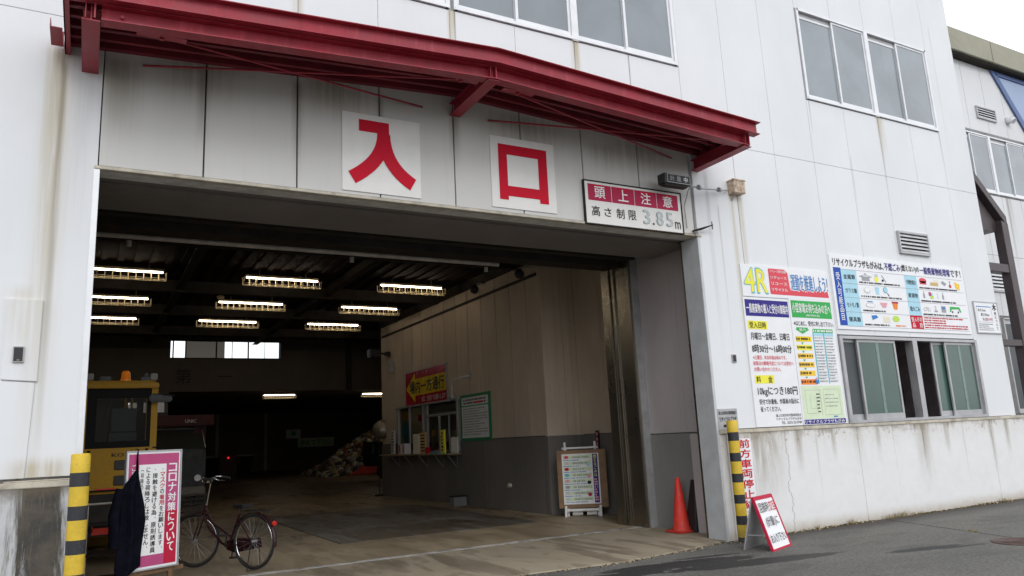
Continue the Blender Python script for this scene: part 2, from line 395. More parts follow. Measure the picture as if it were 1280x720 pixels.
def scuffed(name, col, dirt, rough=0.45):
    n = NT(name); n.pos()
    f = n.noise(n.vec(1, 1, 1), 11, 6, 0.75)
    g = n.noise(n.vec(1, 1, 0.4), 34, 4, 0.7)
    c = n.mix(n.step(f, 0.42, 0.6), tuple(v*0.86 for v in col), col)
    low = n.step(n.mt('ADD', n.Z, n.mt('MULTIPLY', f, 0.3)), 0.10, 0.50, 0.75, 0.0)
    c = n.mix(low, c, dirt)
    c = n.mix(n.step(f, 0.56, 0.66, 0.0, 0.45), c, dirt)
    c = n.mix(n.step(g, 0.64, 0.70, 0.0, 0.8), c, dirt)
    n.put(n.b.inputs['Base Color'], c)
    n.put(n.b.inputs['Roughness'], n.step(f, 0.4, 0.6, rough, rough+0.25))
    return n.m
M['yel'] = scuffed('yellow_band_paint', (0.70, 0.48, 0.035), (0.33, 0.24, 0.07))
M['blk'] = scuffed('black_band_paint', (0.024, 0.026, 0.032), (0.08, 0.075, 0.07))
M['cone'] = scuffed('red_cone_plastic', (0.76, 0.040, 0.024), (0.50, 0.05, 0.035))
M['loader'] = scuffed('loader_yellow', (0.46, 0.25, 0.010), (0.17, 0.09, 0.025), 0.55)
M['matte'] = mat('matt_black_frame', (0.012, 0.012, 0.012), 0.8, 0, 0.1, 6, 0, 0.2)
def glass(name, col, rough=0.06, spec=0.5, metal=0.0, wav=0.0):
    n = NT(name)
    v = n.vec(1, 1, 1)
    f = n.noise(v, 0.9, 4, 0.55, 0.4)
    n.put(n.b.inputs['Base Color'], n.mix(n.step(f, 0.3, 0.7), tuple(c*0.85 for c in col), tuple(c*1.12 for c in col)))
    oi = n.t.nodes.new('ShaderNodeObjectInfo')
    cb = n.b.inputs['Base Color'].links[0].from_socket
    n.put(n.b.inputs['Base Color'], n.mix(n.mt('MULTIPLY', oi.outputs['Random'], 0.5), cb, tuple(c*0.62 for c in col)))
    n.b.inputs['Roughness'].default_value = rough
    n.b.inputs['Specular IOR Level'].default_value = spec
    n.b.inputs['Metallic'].default_value = metal
    if wav:
        n.bump(n.noise(v, 1.3, 2), wav, 0.02)
    return n.m
M['pane'] = glass('blinds_behind_glass', (0.25, 0.285, 0.315), 0.04, 0.8, 0, 0.15)
M['panegreen'] = glass('green_wired_glass', (0.050, 0.105, 0.085), 0.16, 0.5)
M['panegrey'] = glass('grey_insect_screen', (0.085, 0.095, 0.10), 0.5, 0.3)
M['paneframe'] = glass('dim_inner_glass', (0.06, 0.065, 0.06), 0.08, 0.6)
def clear(name):
    m = bpy.data.materials.new(name); m.use_nodes = True; t = m.node_tree
    t.nodes.clear()
    o = t.nodes.new('ShaderNodeOutputMaterial'); mx = t.nodes.new('ShaderNodeMixShader')
    tr = t.nodes.new('ShaderNodeBsdfTransparent'); gl = t.nodes.new('ShaderNodeBsdfGlossy')
    fr = t.nodes.new('ShaderNodeFresnel'); fr.inputs[0].default_value = 1.5
    tr.inputs[0].default_value = (0.85, 0.88, 0.86, 1); gl.inputs['Roughness'].default_value = 0.03
    t.links.new(fr.outputs[0], mx.inputs[0]); t.links.new(tr.outputs[0], mx.inputs[1]); t.links.new(gl.outputs[0], mx.inputs[2]); t.links.new(mx.outputs[0], o.inputs[0])
    return m
M['clear'] = clear('clear_glass')
M['cabglass'] = clear('tinted_cab_glass')
for n_ in M['cabglass'].node_tree.nodes:
    if n_.type == 'FRESNEL': n_.inputs[0].default_value = 1.14
    if n_.type == 'BSDF_TRANSPARENT': n_.inputs[0].default_value = (0.6, 0.62, 0.6, 1)

# ------------------------------------------------------------------ mesh helpers
class MB:
    def __init__(s): s.v = []; s.f = []; s.mi = []; s.sm = []
    def face(s, pts, mi=0, sm=False):
        b = len(s.v); s.v += [tuple(p) for p in pts]; s.f.append(tuple(range(b, b+len(pts)))); s.mi.append(mi); s.sm.append(sm); return s
    def box(s, x0, y0, z0, x1, y1, z1, mi=0, M4=None):
        if x0 > x1: x0, x1 = x1, x0
        if y0 > y1: y0, y1 = y1, y0
        if z0 > z1: z0, z1 = z1, z0
        P = [(x0,y0,z0),(x1,y0,z0),(x1,y1,z0),(x0,y1,z0),(x0,y0,z1),(x1,y0,z1),(x1,y1,z1),(x0,y1,z1)]
        if M4 is not None: P = [tuple(M4 @ Vector(p)) for p in P]
        b = len(s.v); s.v += P
        for q in ((0,3,2,1),(4,5,6,7),(0,1,5,4),(1,2,6,5),(2,3,7,6),(3,0,4,7)):
            s.f.append(tuple(b+i for i in q)); s.mi.append(mi); s.sm.append(False)
        return s
    def hexa(s, P, mi=0):
        """8 corners in box order"""
        b = len(s.v); s.v += [tuple(p) for p in P]
        for q in ((0,3,2,1),(4,5,6,7),(0,1,5,4),(1,2,6,5),(2,3,7,6),(3,0,4,7)):
            s.f.append(tuple(b+i for i in q)); s.mi.append(mi); s.sm.append(False)
        return s
    def tube(s, pts, r, n=8, mi=0, cap=True, closed=False):
        pts = [Vector(p) for p in pts]; rs = r if isinstance(r, (list, tuple)) else [r]*len(pts)
        b = len(s.v); N = len(pts)
        up = None
        for i, p in enumerate(pts):
            if closed: d = pts[(i+1) % N]-pts[i-1]
            else: d = (pts[min(i+1, N-1)]-pts[max(i-1, 0)])
            d.normalize()
            if up is None:
                up = Vector((0, 0, 1)) if abs(d.z) < 0.9 else Vector((1, 0, 0))
            a = d.cross(up)
            if a.length < 1e-4: a = d.cross(Vector((0.3, 1, 0.2)))
            a.normalize(); c = a.cross(d).normalized(); up = c
            for k in range(n):
                t = 2*PI*k/n
                s.v.append(tuple(p+rs[i]*(math.cos(t)*a+math.sin(t)*c)))
        for i in range(N if closed else N-1):
            j = (i+1) % N
            for k in range(n):
                s.f.append((b+i*n+k, b+j*n+k, b+j*n+(k+1) % n, b+i*n+(k+1) % n)); s.mi.append(mi); s.sm.append(True)
        if cap and not closed:
            s.face([s.v[b+k] for k in range(n)], mi)
            s.face([s.v[b+(N-1)*n+k] for k in reversed(range(n))], mi)
        return s
    def lathe(s, prof, n=16, mi=0, c=(0, 0, 0)):
        """profile of (r,z) about a vertical axis"""
        b = len(s.v)
        for r, z in prof:
            for k in range(n):
                t = 2*PI*k/n; s.v.append((c[0]+r*math.cos(t), c[1]+r*math.sin(t), c[2]+z))
        for i in range(len(prof)-1):
            for k in range(n):
                s.f.append((b+i*n+k, b+i*n+(k+1) % n, b+(i+1)*n+(k+1) % n, b+(i+1)*n+k)); s.mi.append(mi); s.sm.append(True)
        s.face([s.v[b+k] for k in reversed(range(n))], mi)
        s.face([s.v[b+(len(prof)-1)*n+k] for k in range(n)], mi)
        return s
    def prism(s, pts, y0, y1, mi=0):
        """polygon in x,z extruded along y; pts counter-clockwise seen from -y"""
        n = len(pts); b = len(s.v)
        s.v += [(x, y0, z) for x, z in pts]+[(x, y1, z) for x, z in pts]
        s.f.append(tuple(b+i for i in range(n))); s.mi.append(mi); s.sm.append(False)
        s.f.append(tuple(b+n+i for i in reversed(range(n)))); s.mi.append(mi); s.sm.append(False)
        for i in range(n):
            j = (i+1) % n
            s.f.append((b+j, b+i, b+n+i, b+n+j)); s.mi.append(mi); s.sm.append(False)
        return s
    def parts(s, name, mats, parent=None, **kw):
        """one object per connected piece"""
        par = list(range(len(s.v)))
        def find(i):
            while par[i] != i: par[i] = par[par[i]]; i = par[i]
            return i
        for f in s.f:
            for i in f[1:]: par[find(i)] = find(f[0])
        key = {}
        vi = {}
        for i, v in enumerate(s.v): vi.setdefault(tuple(round(c, 6) for c in v), []).append(i)
        for l in vi.values():
            for i in l[1:]: par[find(i)] = find(l[0])
        out = {}
        for f, m, k in zip(s.f, s.mi, s.sm): out.setdefault(find(f[0]), []).append((f, m, k))
        res = []
        for fs_ in out.values():
            q = MB(); mp = {}
            for f, m, k in fs_:
                for i in f:
                    if i not in mp: mp[i] = len(q.v); q.v.append(s.v[i])
                q.f.append(tuple(mp[i] for i in f)); q.mi.append(m); q.sm.append(k)
            res.append(q.build(name, mats, parent, **kw))
        return res
    def build(s, name, mats, parent=None, loc=(0, 0, 0), rz=0.0, bevel=0.0, kind=None):
        if not isinstance(mats, (list, tuple)): mats = [mats]
        me = bpy.data.meshes.new(name)
        me.from_pydata(s.v, [], s.f)
        me.polygons.foreach_set('material_index', s.mi)
        me.polygons.foreach_set('use_smooth', s.sm)
        for m in mats: me.materials.append(m)
        if bevel:
            bm = bmesh.new(); bm.from_mesh(me)
            bmesh.ops.bevel(bm, geom=[e for e in bm.edges if len(e.link_faces) == 2 and e.calc_face_angle(0) > 0.5], offset=bevel, segments=2, affect='EDGES', clamp_overlap=True)
            bm.to_mesh(me); bm.free()
        me.update()
        o = bpy.data.objects.new(name, me)
        COL.objects.link(o)
        o.location = loc; o.rotation_euler = (0, 0, rz)
        if parent is not None: o.parent = parent
        if kind: o['kind'] = kind
        return o

def thing(name, label, cat, loc=(0, 0, 0), rz=0.0, group=None, rx=0.0):
    o = bpy.data.objects.new(name, None); COL.objects.link(o)
    o.empty_display_size = 0.2
    o.location = loc; o.rotation_euler = (rx, 0, rz)
    o['label'] = label; o['category'] = cat
    if group: o['group'] = group
    return o
def tag(o, label, cat, group=None):
    o['label'] = label; o['category'] = cat
    if group: o['group'] = group
    return o
def struct(o): o['kind'] = 'structure'; return o
def dup(root, loc, label, rz=None):
    def cp(o, par):
        c = o.copy(); COL.objects.link(c)
        if par is not None: c.parent = par
        for ch in o.children: cp(ch, c)
        return c
    kids = cp(root, None)
    kids.location = loc; kids['label'] = label
    if rz is not None: kids.rotation_euler[2] = rz
    return kids

_fc = {}
def glyphs(s, off):
    k = (s, off)
    if k in _fc: return _fc[k]
    c = bpy.data.curves.new('t', 'FONT'); c.body = s; c.resolution_u = 2; c.offset = off; c.align_x = 'CENTER'
    o = bpy.data.objects.new('t', c); COL.objects.link(o)
    bpy.context.view_layer.update()
    dg = bpy.context.evaluated_depsgraph_get()
    me = bpy.data.meshes.new_from_object(o.evaluated_get(dg))
    V = [(v.co.x, v.co.y) for v in me.vertices]; F = [tuple(p.vertices) for p in me.polygons]
    bpy.data.objects.remove(o); bpy.data.curves.remove(c); bpy.data.meshes.remove(me)
    _fc[k] = (V, F)
    return V, F

class Sign:
    """a flat printed board; local x to the right, z up, print facing -y"""
    def __init__(s, root, y=0.0): s.root = root; s.L = []; s.P = {}; s.y = y
    def _mb(s, name, mt_):
        if name == 'small_print': return s.P.setdefault(mt_.name, (name, MB(), mt_))[1]
        m = MB(); s.L.append((name, m, mt_)); return m
    def rect(s, x0, z0, x1, z1, ink, layer=1, name='printed_panel'):
        y = s.y-0.0015*layer
        s._mb(name, ink).face([(x0, y, z0), (x1, y, z0), (x1, y, z1), (x0, y, z1)]); return s
    def poly(s, pts, ink, layer=2, name='printed_panel'):
        y = s.y-0.0015*layer
        a = sum(pts[i][0]*pts[(i+1) % len(pts)][1]-pts[(i+1) % len(pts)][0]*pts[i][1] for i in range(len(pts)))
        if a < 0: pts = pts[::-1]
        s._mb(name, ink).face([(x, y, z) for x, z in pts]); return s
    def disc(s, cx, cz, rx, rz, ink, layer=2, n=14, name='pictogram', a0=0, a1=2*PI):
        return s.poly([(cx+rx*math.cos(a0+(a1-a0)*k/n), cz+rz*math.sin(a0+(a1-a0)*k/n)) for k in range(n+1 if a1-a0 < 6 else n)], ink, layer, name)
    def text(s, t, x0, z0, x1, z1, ink, bold=0.02, layer=3, name='lettering', vert=False):
        if vert: t = '\n'.join(t)
        V, F = glyphs(t, 0.0)
        if not V: return s
        ax, bx = min(v[0] for v in V), max(v[0] for v in V); az, bz = min(v[1] for v in V), max(v[1] for v in V)
        sx = (x1-x0)/max(1e-6, bx-ax); sz = (z1-z0)/max(1e-6, bz-az)
        mb = s._mb(name, ink); y = s.y-0.0015*layer
        n = max(1, len(t.replace('\n', ''))); em = (z1-z0)/n if vert else (x1-x0)/n
        em = min(em, (z1-z0) if not vert else (x1-x0))
        # heavier strokes: the same outline laid down again a hair to the side and in front
        d = bold*em*0.9
        shifts = [(0, 0)] if bold < 0.004 else [(-d, 0), (d, 0), (0, d*0.7), (0, -d*0.7)]
        for q, (dx, dz) in enumerate(shifts):
            b = len(mb.v)
            mb.v += [(x0+(v[0]-ax)*sx+dx, y-0.00025*q, z0+(v[1]-az)*sz+dz) for v in V]
            for f in F: mb.f.append(tuple(b+i for i in f)); mb.mi.append(0); mb.sm.append(False)
        return s
    def lines(s, x0, z0, x1, z1, n, ink, layer=3, fill=0.5, name='small_print', cw=None):
        """rows of print too small to read: rows of word-like marks"""
        h = (z1-z0)/n
        for i in range(n):
            zt = z1-i*h; x = x0; ch = h*fill
            xe = x1-random.choice((0, 0, 0.1, 0.3))*(x1-x0)
            while x < xe:
                wd = (cw or ch)*random.uniform(0.5, 1.0)
                s.rect(x, zt-ch-(h-ch)/2, min(x+wd, xe), zt-(h-ch)/2, ink, layer, name); x += wd+ch*random.choice((0.18, 0.18, 0.3, 0.8))
        return s
    def done(s):
        for nm, mb, mt_ in s.L: mb.build(nm, mt_, s.root)
        for nm, mb, mt_ in s.P.values(): mb.build(nm, mt_, s.root, kind='stuff')
        return s.root

def board(root, x0, z0, x1, z1, t, m, frame=None, fw=0.02, name='board', y=0.0):
    """panel from y=-t to 0, optional raised frame"""
    MB().box(x0, y-t, z0, x1, y, z1).build(name, m, root, bevel=0.002)
    if frame:
        f = MB(); e = t+0.008
        f.box(x0-fw, y-e, z1, x1+fw, y, z1+fw); f.box(x0-fw, y-e, z0-fw, x1+fw, y, z0); f.box(x0-fw, y-e, z0, x0, y, z1); f.box(x1, y-e, z0, x1+fw, y, z1)
        f.build('frame', frame, root)
# ------------------------------------------------------------------ ground
g = MB().face([(-300, -400, 0), (400, -400, 0), (400, 400, 0), (-300, 400, 0)]).build('ground', M['asphalt'])
struct(g)
# concrete apron in front of the door: front edge runs slightly out of parallel with the wall
a = MB()
front = [(-3.0, -0.30), (0.0, -0.26), (2.5, -0.24), (4.45, -0.22), (5.9, -0.36), (7.0, -0.18), (7.95, 0.02)]
for i in range(len(front)-1):
    (x0, y0), (x1, y1) = front[i], front[i+1]
    a.hexa([(x0, y0, -0.1), (x1, y1, -0.1), (x1, 2.2, -0.1), (x0, 2.2, -0.1), (x0, y0+0.015, 0.016), (x1, y1+0.015, 0.016), (x1, 2.2, 0.016), (x0, 2.2, 0.016)])
a.box(7.95, 0.125, -0.1, 8.45, 2.2, 0.014)
struct(a.build('apron', M['apron']))
fl = MB()
fl.box(-3.5, 2.32, -0.1, 3.74, 20, 0.012); fl.box(3.74, 2.32, -0.1, 10.5, 4.43, 0.012); fl.box(7.62, 4.43, -0.1, 16, 20, 0.012); fl.box(3.74, 11.02, -0.1, 7.62, 20, 0.012)
fl.box(-3.5, 20, -0.1, 22, 58, 0.010)
fl.box(3.74, 4.43, -0.1, 7.62, 11.02, -0.01)
struct(fl.build('floor', M['floor']))
# weighing plate sunk in the floor
wp = thing('weighbridge_plate', 'dark concrete weighing plate sunk flush into the hall floor', 'weighbridge', (0, 0, 0))
MB().box(3.742, 4.432, -0.005, 7.618, 11.018, 0.004).build('edge_gap', M['dark'], wp)
pl = MB()
for k in range(3):
    y0 = 4.46+k*2.19
    pl.box(3.775, y0+0.02, 0.005, 7.585, y0+2.178, 0.013)
pl.build('plate', M['scale'], wp)
# door track: two steel strips and a groove
dt = MB()
dt.box(-0.4, 2.20, -0.1, 8.2, 2.235, 0.024); dt.box(-0.4, 2.285, -0.1, 8.2, 2.32, 0.024); dt.box(-0.4, 2.235, -0.1, 8.2, 2.285, 0.006, 1)
M['track'] = mat('worn_track_steel', (0.33, 0.32, 0.30), 0.6, 0.2, 0.45, 5, dirt=((0.14, 0.11, 0.08), 0.8))
tag(dt.build('door_track', [M['track'], M['dark']]), 'worn steel sliding door track set across the hall threshold', 'door track')

# ------------------------------------------------------------------ building
B = thing('recycling_plant', 'large white panelled recycling plant hall with the open truck entrance and stained plinth', 'building')
XR = 7.92
xs_r = [XR+0.9775*k for k in range(9)]
xs_l = [-0.03+k*0.99375 for k in range(9)]
xs_ll = [-0.03, -0.38, -1.37, -2.36, -3.35, -4.34, -5.33]
TOP = 11.2
def panel(x0, x1, z0, z1, m='wall', gap=0.0025, y=0.0, parent=B, th=0.10):
    return MB().box(x0+gap, y, z0+gap, x1-gap, y+th, z1-gap).build('wall_panel', M[m], parent, bevel=0.0025)
for i in range(8):                                   # over the door
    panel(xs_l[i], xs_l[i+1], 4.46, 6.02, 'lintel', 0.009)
    panel(xs_l[i], xs_l[i+1], 6.02, 7.20)
    panel(xs_l[i], xs_l[i+1], 9.02, TOP)
for i in range(len(xs_ll)-1):
    a0, a1 = xs_ll[i+1], xs_ll[i]
    if i == 0: panel(xs_ll[2], a1, 1.42, 6.02); panel(xs_ll[2], a1, 6.02, TOP)
    elif i > 1: panel(a0, a1, 1.42, 6.02); panel(a0, a1, 6.02, TOP)
for i in range(8):
    a0, a1 = xs_r[i], xs_r[i+1]
    mid = i in (3, 4, 5, 6)
    if mid: panel(a0, a1, 3.0, 6.02); panel(a0, a1, 6.02, 7.20); panel(a0, a1, 8.99, TOP)
    else:
        if i == 0: MB().box(a0+0.055, 0, 1.545, a1-0.005, 0.10, 6.015).build('wall_panel', M['wall'], B, bevel=0.004)
        else: panel(a0, a1, 1.54, 6.02)
        panel(a0, a1, 6.02, TOP)
# backing core (behind joints), with the door and office-window openings left free
bk = MB()
bk.box(-12, 0.09, -0.2, -0.08, 0.30, TOP)
bk.box(-0.08, 0.09, 4.44, 7.97, 0.30, TOP)
bk.box(7.97, 0.09, -0.2, 10.86, 0.30, TOP)
bk.box(10.86, 0.09, 3.0, 14.76, 0.30, TOP)
bk.box(10.86, 0.09, -0.2, 14.76, 0.30, 1.5)
bk.box(14.76, 0.09, -0.2, 15.73, 0.30, TOP)
bk.build('wall_core', M['joint'], B)
MB().box(-0.07, 0.075, 4.45, 7.95, 0.0895, 6.0).build('lintel_core', M['jointd'], B)
# outer shell so no daylight leaks in (side walls, roof)
sh = MB()
sh.box(15.60, 0.30, -0.2, 15.738, 12, TOP)
sh.box(-12, 0.10, TOP, 15.74, 30, TOP+0.2)
sh.box(-12.1, 0.1, -0.2, -12, 30, TOP)
sh.build('outer_shell', M['wall'], B)

# plinths
MB().box(-0.62, -0.015, 1.385, -0.08, 0.08, 1.40).box(-12, -0.03, 1.33, -0.05, 0.08, 1.385).parts('plinth_ledge', M['ledge'], B, bevel=0.006)
MB().box(-12, -0.02, -0.2, -0.05, 0.08, 1.33).build('plinth', M['plinth_l'], B)
for (x0, x1) in ((8.12, 10.99), (10.995, 14.775), (14.78, 17.6)):
    MB().box(x0, -0.02, -0.2, x1, 0.08 if x0 < 15 else 0.3, 1.48).build('plinth', M['plinth_r'], B, bevel=0.004)
MB().box(7.975, -0.005, -0.2, 8.12, 0.08, 1.50).build('plinth_end', M['plinth_r'], B)
MB().box(8.00, -0.035, 1.48, 17.6, 0.08, 1.535).parts('plinth_ledge', M['ledge'], B, bevel=0.008)
# thin drip strip along lintel bottom
dr = MB().box(-0.06, -0.022, 4.425, 8.03, 0.06, 4.46); dr.build('drip_trim', M['ledge'], B, bevel=0.004)
# door jambs
MB().box(-0.062, -0.012, -0.05, -0.008, 0.34, 4.425).build('door_jamb', M['alu'], B, bevel=0.003)
MB().box(7.95, -0.010, -0.02, 8.0, 0.36, 4.42).build('door_jamb', M['jamb'], B, bevel=0.004)
MB().box(8.0, 0.36, -0.02, 8.49, 0.42, 4.6).box(7.985, 0.362, -0.02, 7.998, 0.40, 4.42).box(8.02, 0.42, 0, 8.04, 0.47, 4.6).build('jamb_rail', M['steel'], B)
# left bump-out box on the wall (shallow raised panel with a small dark meter window)
MB().prism([(-0.70, 2.31), (-0.415, 2.29), (-0.41, 3.06), (-0.70, 3.06)], -0.028, 0.002).build('raised_panel', M['wall'], B, bevel=0.004)
MB().prism([(-0.72, 1.42), (-0.46, 1.42), (-0.43, 2.28), (-0.72, 2.30)], -0.018, 0.002).build('raised_panel', M['wall'], B, bevel=0.004)
sw = thing('wall_switch_box', 'small dark square switch plate on the raised panel left of the door', 'switch', (-0.575, -0.028, 2.54))
MB().box(-0.045, -0.022, -0.075, 0.045, 0, 0.075).parts('cover', M['alud'], sw, bevel=0.004)
MB().box(-0.036, -0.026, -0.064, 0.036, -0.022, 0.064).build('window', M['black'], sw)
MB().box(-0.01, -0.029, -0.058, 0.012, -0.026, -0.05).build('keyhole', M['rustbox'], sw)
sw2 = thing('wall_switch_box', 'small grey switch plate on the white wall right of the door', 'switch', (8.445, 0.0, 2.58))
MB().box(-0.045, -0.02, -0.06, 0.045, 0, 0.06).parts('cover', M['alud'], sw2, bevel=0.004)
MB().box(-0.03, -0.024, -0.048, 0.03, -0.02, 0.048).build('window', M['black'], sw2)

# ---- upper windows
def sash_window(x0, x1, z0, z1, n, y=0.0, parent=B, pane='pane', fm='alu'):
    F = MB(); e = 0.035
    F.box(x0, y-0.03, z0-0.045, x1, y+0.09, z0); F.box(x0, y-0.02, z1, x1, y+0.09, z1+0.04)
    F.box(x0-0.02, y-0.02, z0-0.045, x0+e, y+0.09, z1+0.04); F.box(x1-e, y-0.02, z0-0.045, x1+0.02, y+0.09, z1+0.04)
    F.box((x0+x1)/2-0.055, y-0.022, z0-0.06, (x0+x1)/2+0.055, y+0.09, z1+0.04)
    root = F.build('window', M[fm], parent)
    bk_ = MB().box(x0, y+0.075, z0, x1, y+0.088, z1).build('backing', M['dark'], root)
    W = (x1-x0)/n
    for k in range(n):
        outer = (k % 2 == 1)
        yy = y+(0.0 if outer else 0.032)
        a0 = x0+k*W+(e if k == 0 else -0.02); a1 = x0+(k+1)*W-(e if k == n-1 else -0.02)
        if k == n//2: a0 = (x0+x1)/2+0.055
        if k == n//2-1: a1 = (x0+x1)/2-0.055
        top = z1-(0.0 if outer else 0.075)
        S = MB(); t = 0.045
        S.box(a0, yy, z0, a1, yy+0.026, z0+0.075); S.box(a0, yy, top-t, a1, yy+0.026, top)
        S.box(a0, yy, z0+0.075, a0+t, yy+0.026, top-t); S.box(a1-t, yy, z0+0.075, a1, yy+0.026, top-t)
        if not outer: S.box(a0, yy+0.002, top, a1, yy+0.02, z1, 1)
        S.build('sash', [M[fm], M['alud']], root, bevel=0.003)
        MB().box(a0+t, yy+0.010, z0+0.075, a1-t, yy+0.016, top-t).build('pane', M[pane], root)
    return root
sash_window(10.90, 14.72, 7.26, 8.95, 4)
sash_window(4.03, 7.88, 7.26, 8.95, 4)
sash_window(0.05, 3.93, 7.26, 8.95, 4)

# ---- office window with a real dim room behind
ofr = MB()
ofr.box(10.4, 0.32, 0.9, 15.3, 3.2, 0.95); ofr.box(10.4, 0.32, 3.3, 15.3, 3.2, 3.35)
ofr.box(10.35, 0.32, 0.9, 10.4, 3.2, 3.35); ofr.box(15.3, 0.32, 0.9, 15.35, 3.2, 3.35); ofr.box(10.35, 3.2, 0.9, 15.35, 3.25, 3.35)
ofr.build('office_room', M['room'], B)
x0, x1, z0, z1 = 10.88, 14.76, 1.54, 2.98
F = MB()
F.box(x0, -0.04, z0, x1, 0.12, z0+0.045); F.box(x0, -0.03, z1-0.05, x1, 0.12, z1); F.box(x0-0.02, -0.035, z0, x0+0.05, 0.12, z1); F.box(x1-0.05, -0.035, z0, x1+0.02, 0.12, z1)
F.box(12.80, -0.03, z0+0.045, 12.93, 0.12, z1-0.05)
ow = F.build('window', M['alud'], B)
for (a0, a1, yy, pn) in ((10.93, 11.40, 0.055, 'panegrey'), (11.33, 12.36, 0.010, 'panegreen'), (13.46, 13.92, 0.055, 'panegreen'), (13.80, 14.71, 0.010, 'panegreen')):
    S = MB(); t = 0.05
    S.box(a0, yy, z0+0.045, a1, yy+0.03, z0+0.14); S.box(a0, yy, z1-0.10, a1, yy+0.03, z1-0.05); S.box(a0, yy, z0+0.14, a0+t, yy+0.03, z1-0.10); S.box(a1-t, yy, z0+0.14, a1, yy+0.03, z1-0.10)
    S.build('sash', M['alud'], ow, bevel=0.003)
    MB().box(a0+t, yy+0.012, z0+0.14, a1-t, yy+0.018, z1-0.10).build('pane', M[pn], ow)
M['reflection'] = mat('reflected_strip', (0.16, 0.24, 0.215), 0.3)  # pale upright strips paint a reflection onto the green office panes
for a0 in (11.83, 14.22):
    MB().box(a0, 0.070, z0+0.16, a0+0.07, 0.074, z1-0.10).build('painted_reflection_rear', M['reflection'], ow)
    MB().box(a0, 0.018, z0+0.145, a0+0.07, 0.0215, z1-0.105).build('painted_reflection', M['reflection'], ow)
oc = thing('office_chair_back', 'dark high-backed office chair behind the open office window', 'chair', (13.35, 0.9, 0.95))
MB().prism([(-0.05, 0.5), (0.38, 0.45), (0.40, 1.30), (0.22, 1.62), (0.0, 1.1)], 0, 0.12).build('backrest', M['black'], oc, bevel=0.03)
MB().box(-0.1, -0.25, 0.40, 0.45, 0.2, 0.50).build('seat', M['black'], oc, bevel=0.03)
MB().tube([(0.17, 0, 0.0), (0.17, 0, 0.42)], 0.03).parts('column', M['alud'], oc)

# louvres
def louvre(x0, x1, z0, z1, y, n, label, group='wall louvres'):
    t = thing('vent_louvre', label, 'vent', ((x0+x1)/2, y, z0), group=group)
    w_, h_ = (x1-x0)/2, z1-z0
    f = MB(); e = 0.04
    f.box(-w_, -0.05, 0, w_, 0, e); f.box(-w_, -0.05, h_-e, w_, 0, h_); f.box(-w_, -0.05, e, -w_+e, 0, h_-e); f.box(w_-e, -0.05, e, w_, 0, h_-e)
    f.build('frame', M['alud'], t, bevel=0.004)
    MB().box(-w_+e, -0.006, e, w_-e, -0.001, h_-e).build('backing', M['dark'], t)
    s_ = (h_-2*e)/n
    for k in range(n):
        zz = e+k*s_
        MB().hexa([(-w_+e, -0.044, zz+0.005), (w_-e, -0.044, zz+0.005), (w_-e, -0.012, zz+s_*0.62), (-w_+e, -0.012, zz+s_*0.62),
                   (-w_+e, -0.047, zz+0.018), (w_-e, -0.047, zz+0.018), (w_-e, -0.012, zz+s_*0.62+0.013), (-w_+e, -0.012, zz+s_*0.62+0.013)]).build('slat', M['alu'], t)
    return t
louvre(12.85, 13.75, 4.54, 4.97, 0.0, 5, 'grey louvred vent on the white wall above the recyclables sign')

# ------------------------------------------------------------------ entrance structure: soffits, side bay, steel panel
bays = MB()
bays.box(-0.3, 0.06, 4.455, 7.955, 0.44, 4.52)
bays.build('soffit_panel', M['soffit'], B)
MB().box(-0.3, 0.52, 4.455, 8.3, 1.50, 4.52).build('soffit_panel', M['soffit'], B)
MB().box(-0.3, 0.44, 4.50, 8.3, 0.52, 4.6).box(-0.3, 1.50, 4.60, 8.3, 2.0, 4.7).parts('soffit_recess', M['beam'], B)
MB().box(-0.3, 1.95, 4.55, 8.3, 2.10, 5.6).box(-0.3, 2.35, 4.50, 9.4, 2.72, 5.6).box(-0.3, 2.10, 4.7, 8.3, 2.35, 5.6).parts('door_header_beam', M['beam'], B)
MB().tube([(-0.3, 3.3, 4.63), (6.3, 3.3, 4.63)], 0.045).build('ceiling_pipe', M['pipe'], B)
for px in (0.4, 3.62, 6.05):
    MB().tube([(px, 3.3, 4.67), (px, 3.3, 5.6)], 0.012, 6).tube([(px, 3.3, 4.56), (px, 3.3, 4.48)], 0.035, 8).parts('pipe_hanger', M['pipe'], B)
# side bay wall between the door jamb and the steel panel
WX = 8.25; WS = 8.385
for (y0, y1) in ((0.47, 1.10), (1.106, 2.02)):
    MB().box(WS, y0, 1.53, WS+0.1, y1, 4.75).build('wall_panel', M['sidewall'], B, bevel=0.003)
MB().box(WS, 0.44, -0.02, WS+0.1, 2.02, 1.515).build('wainscot', M['sidelow'], B)
MB().box(WX, 2.02, 0.0, WS+0.02, 2.045, 4.7).build('edge_trim', M['alud'], B)
MB().box(8.49, 0.30, -0.1, 8.56, 2.95, 5.6).build('wall_core', M['joint'], B)
MB().box(WS-0.06, 0.72, 0.0, WS-0.03, 0.98, 1.50).build('leaning_panel', M['sidewall'], B)
st = MB()
for (y0, y1, d) in ((2.047, 2.12, 0.055), (2.13, 2.48, 0.02), (2.49, 2.53, 0.05), (2.545, 2.60, 0.03), (2.62, 2.67, 0.06), (2.69, 2.88, 0.04)):
    st.box(WX-d, y0, 0.0, WS+0.1, y1, 4.7)
st.build('steel_door_edge', M['steel'], B)
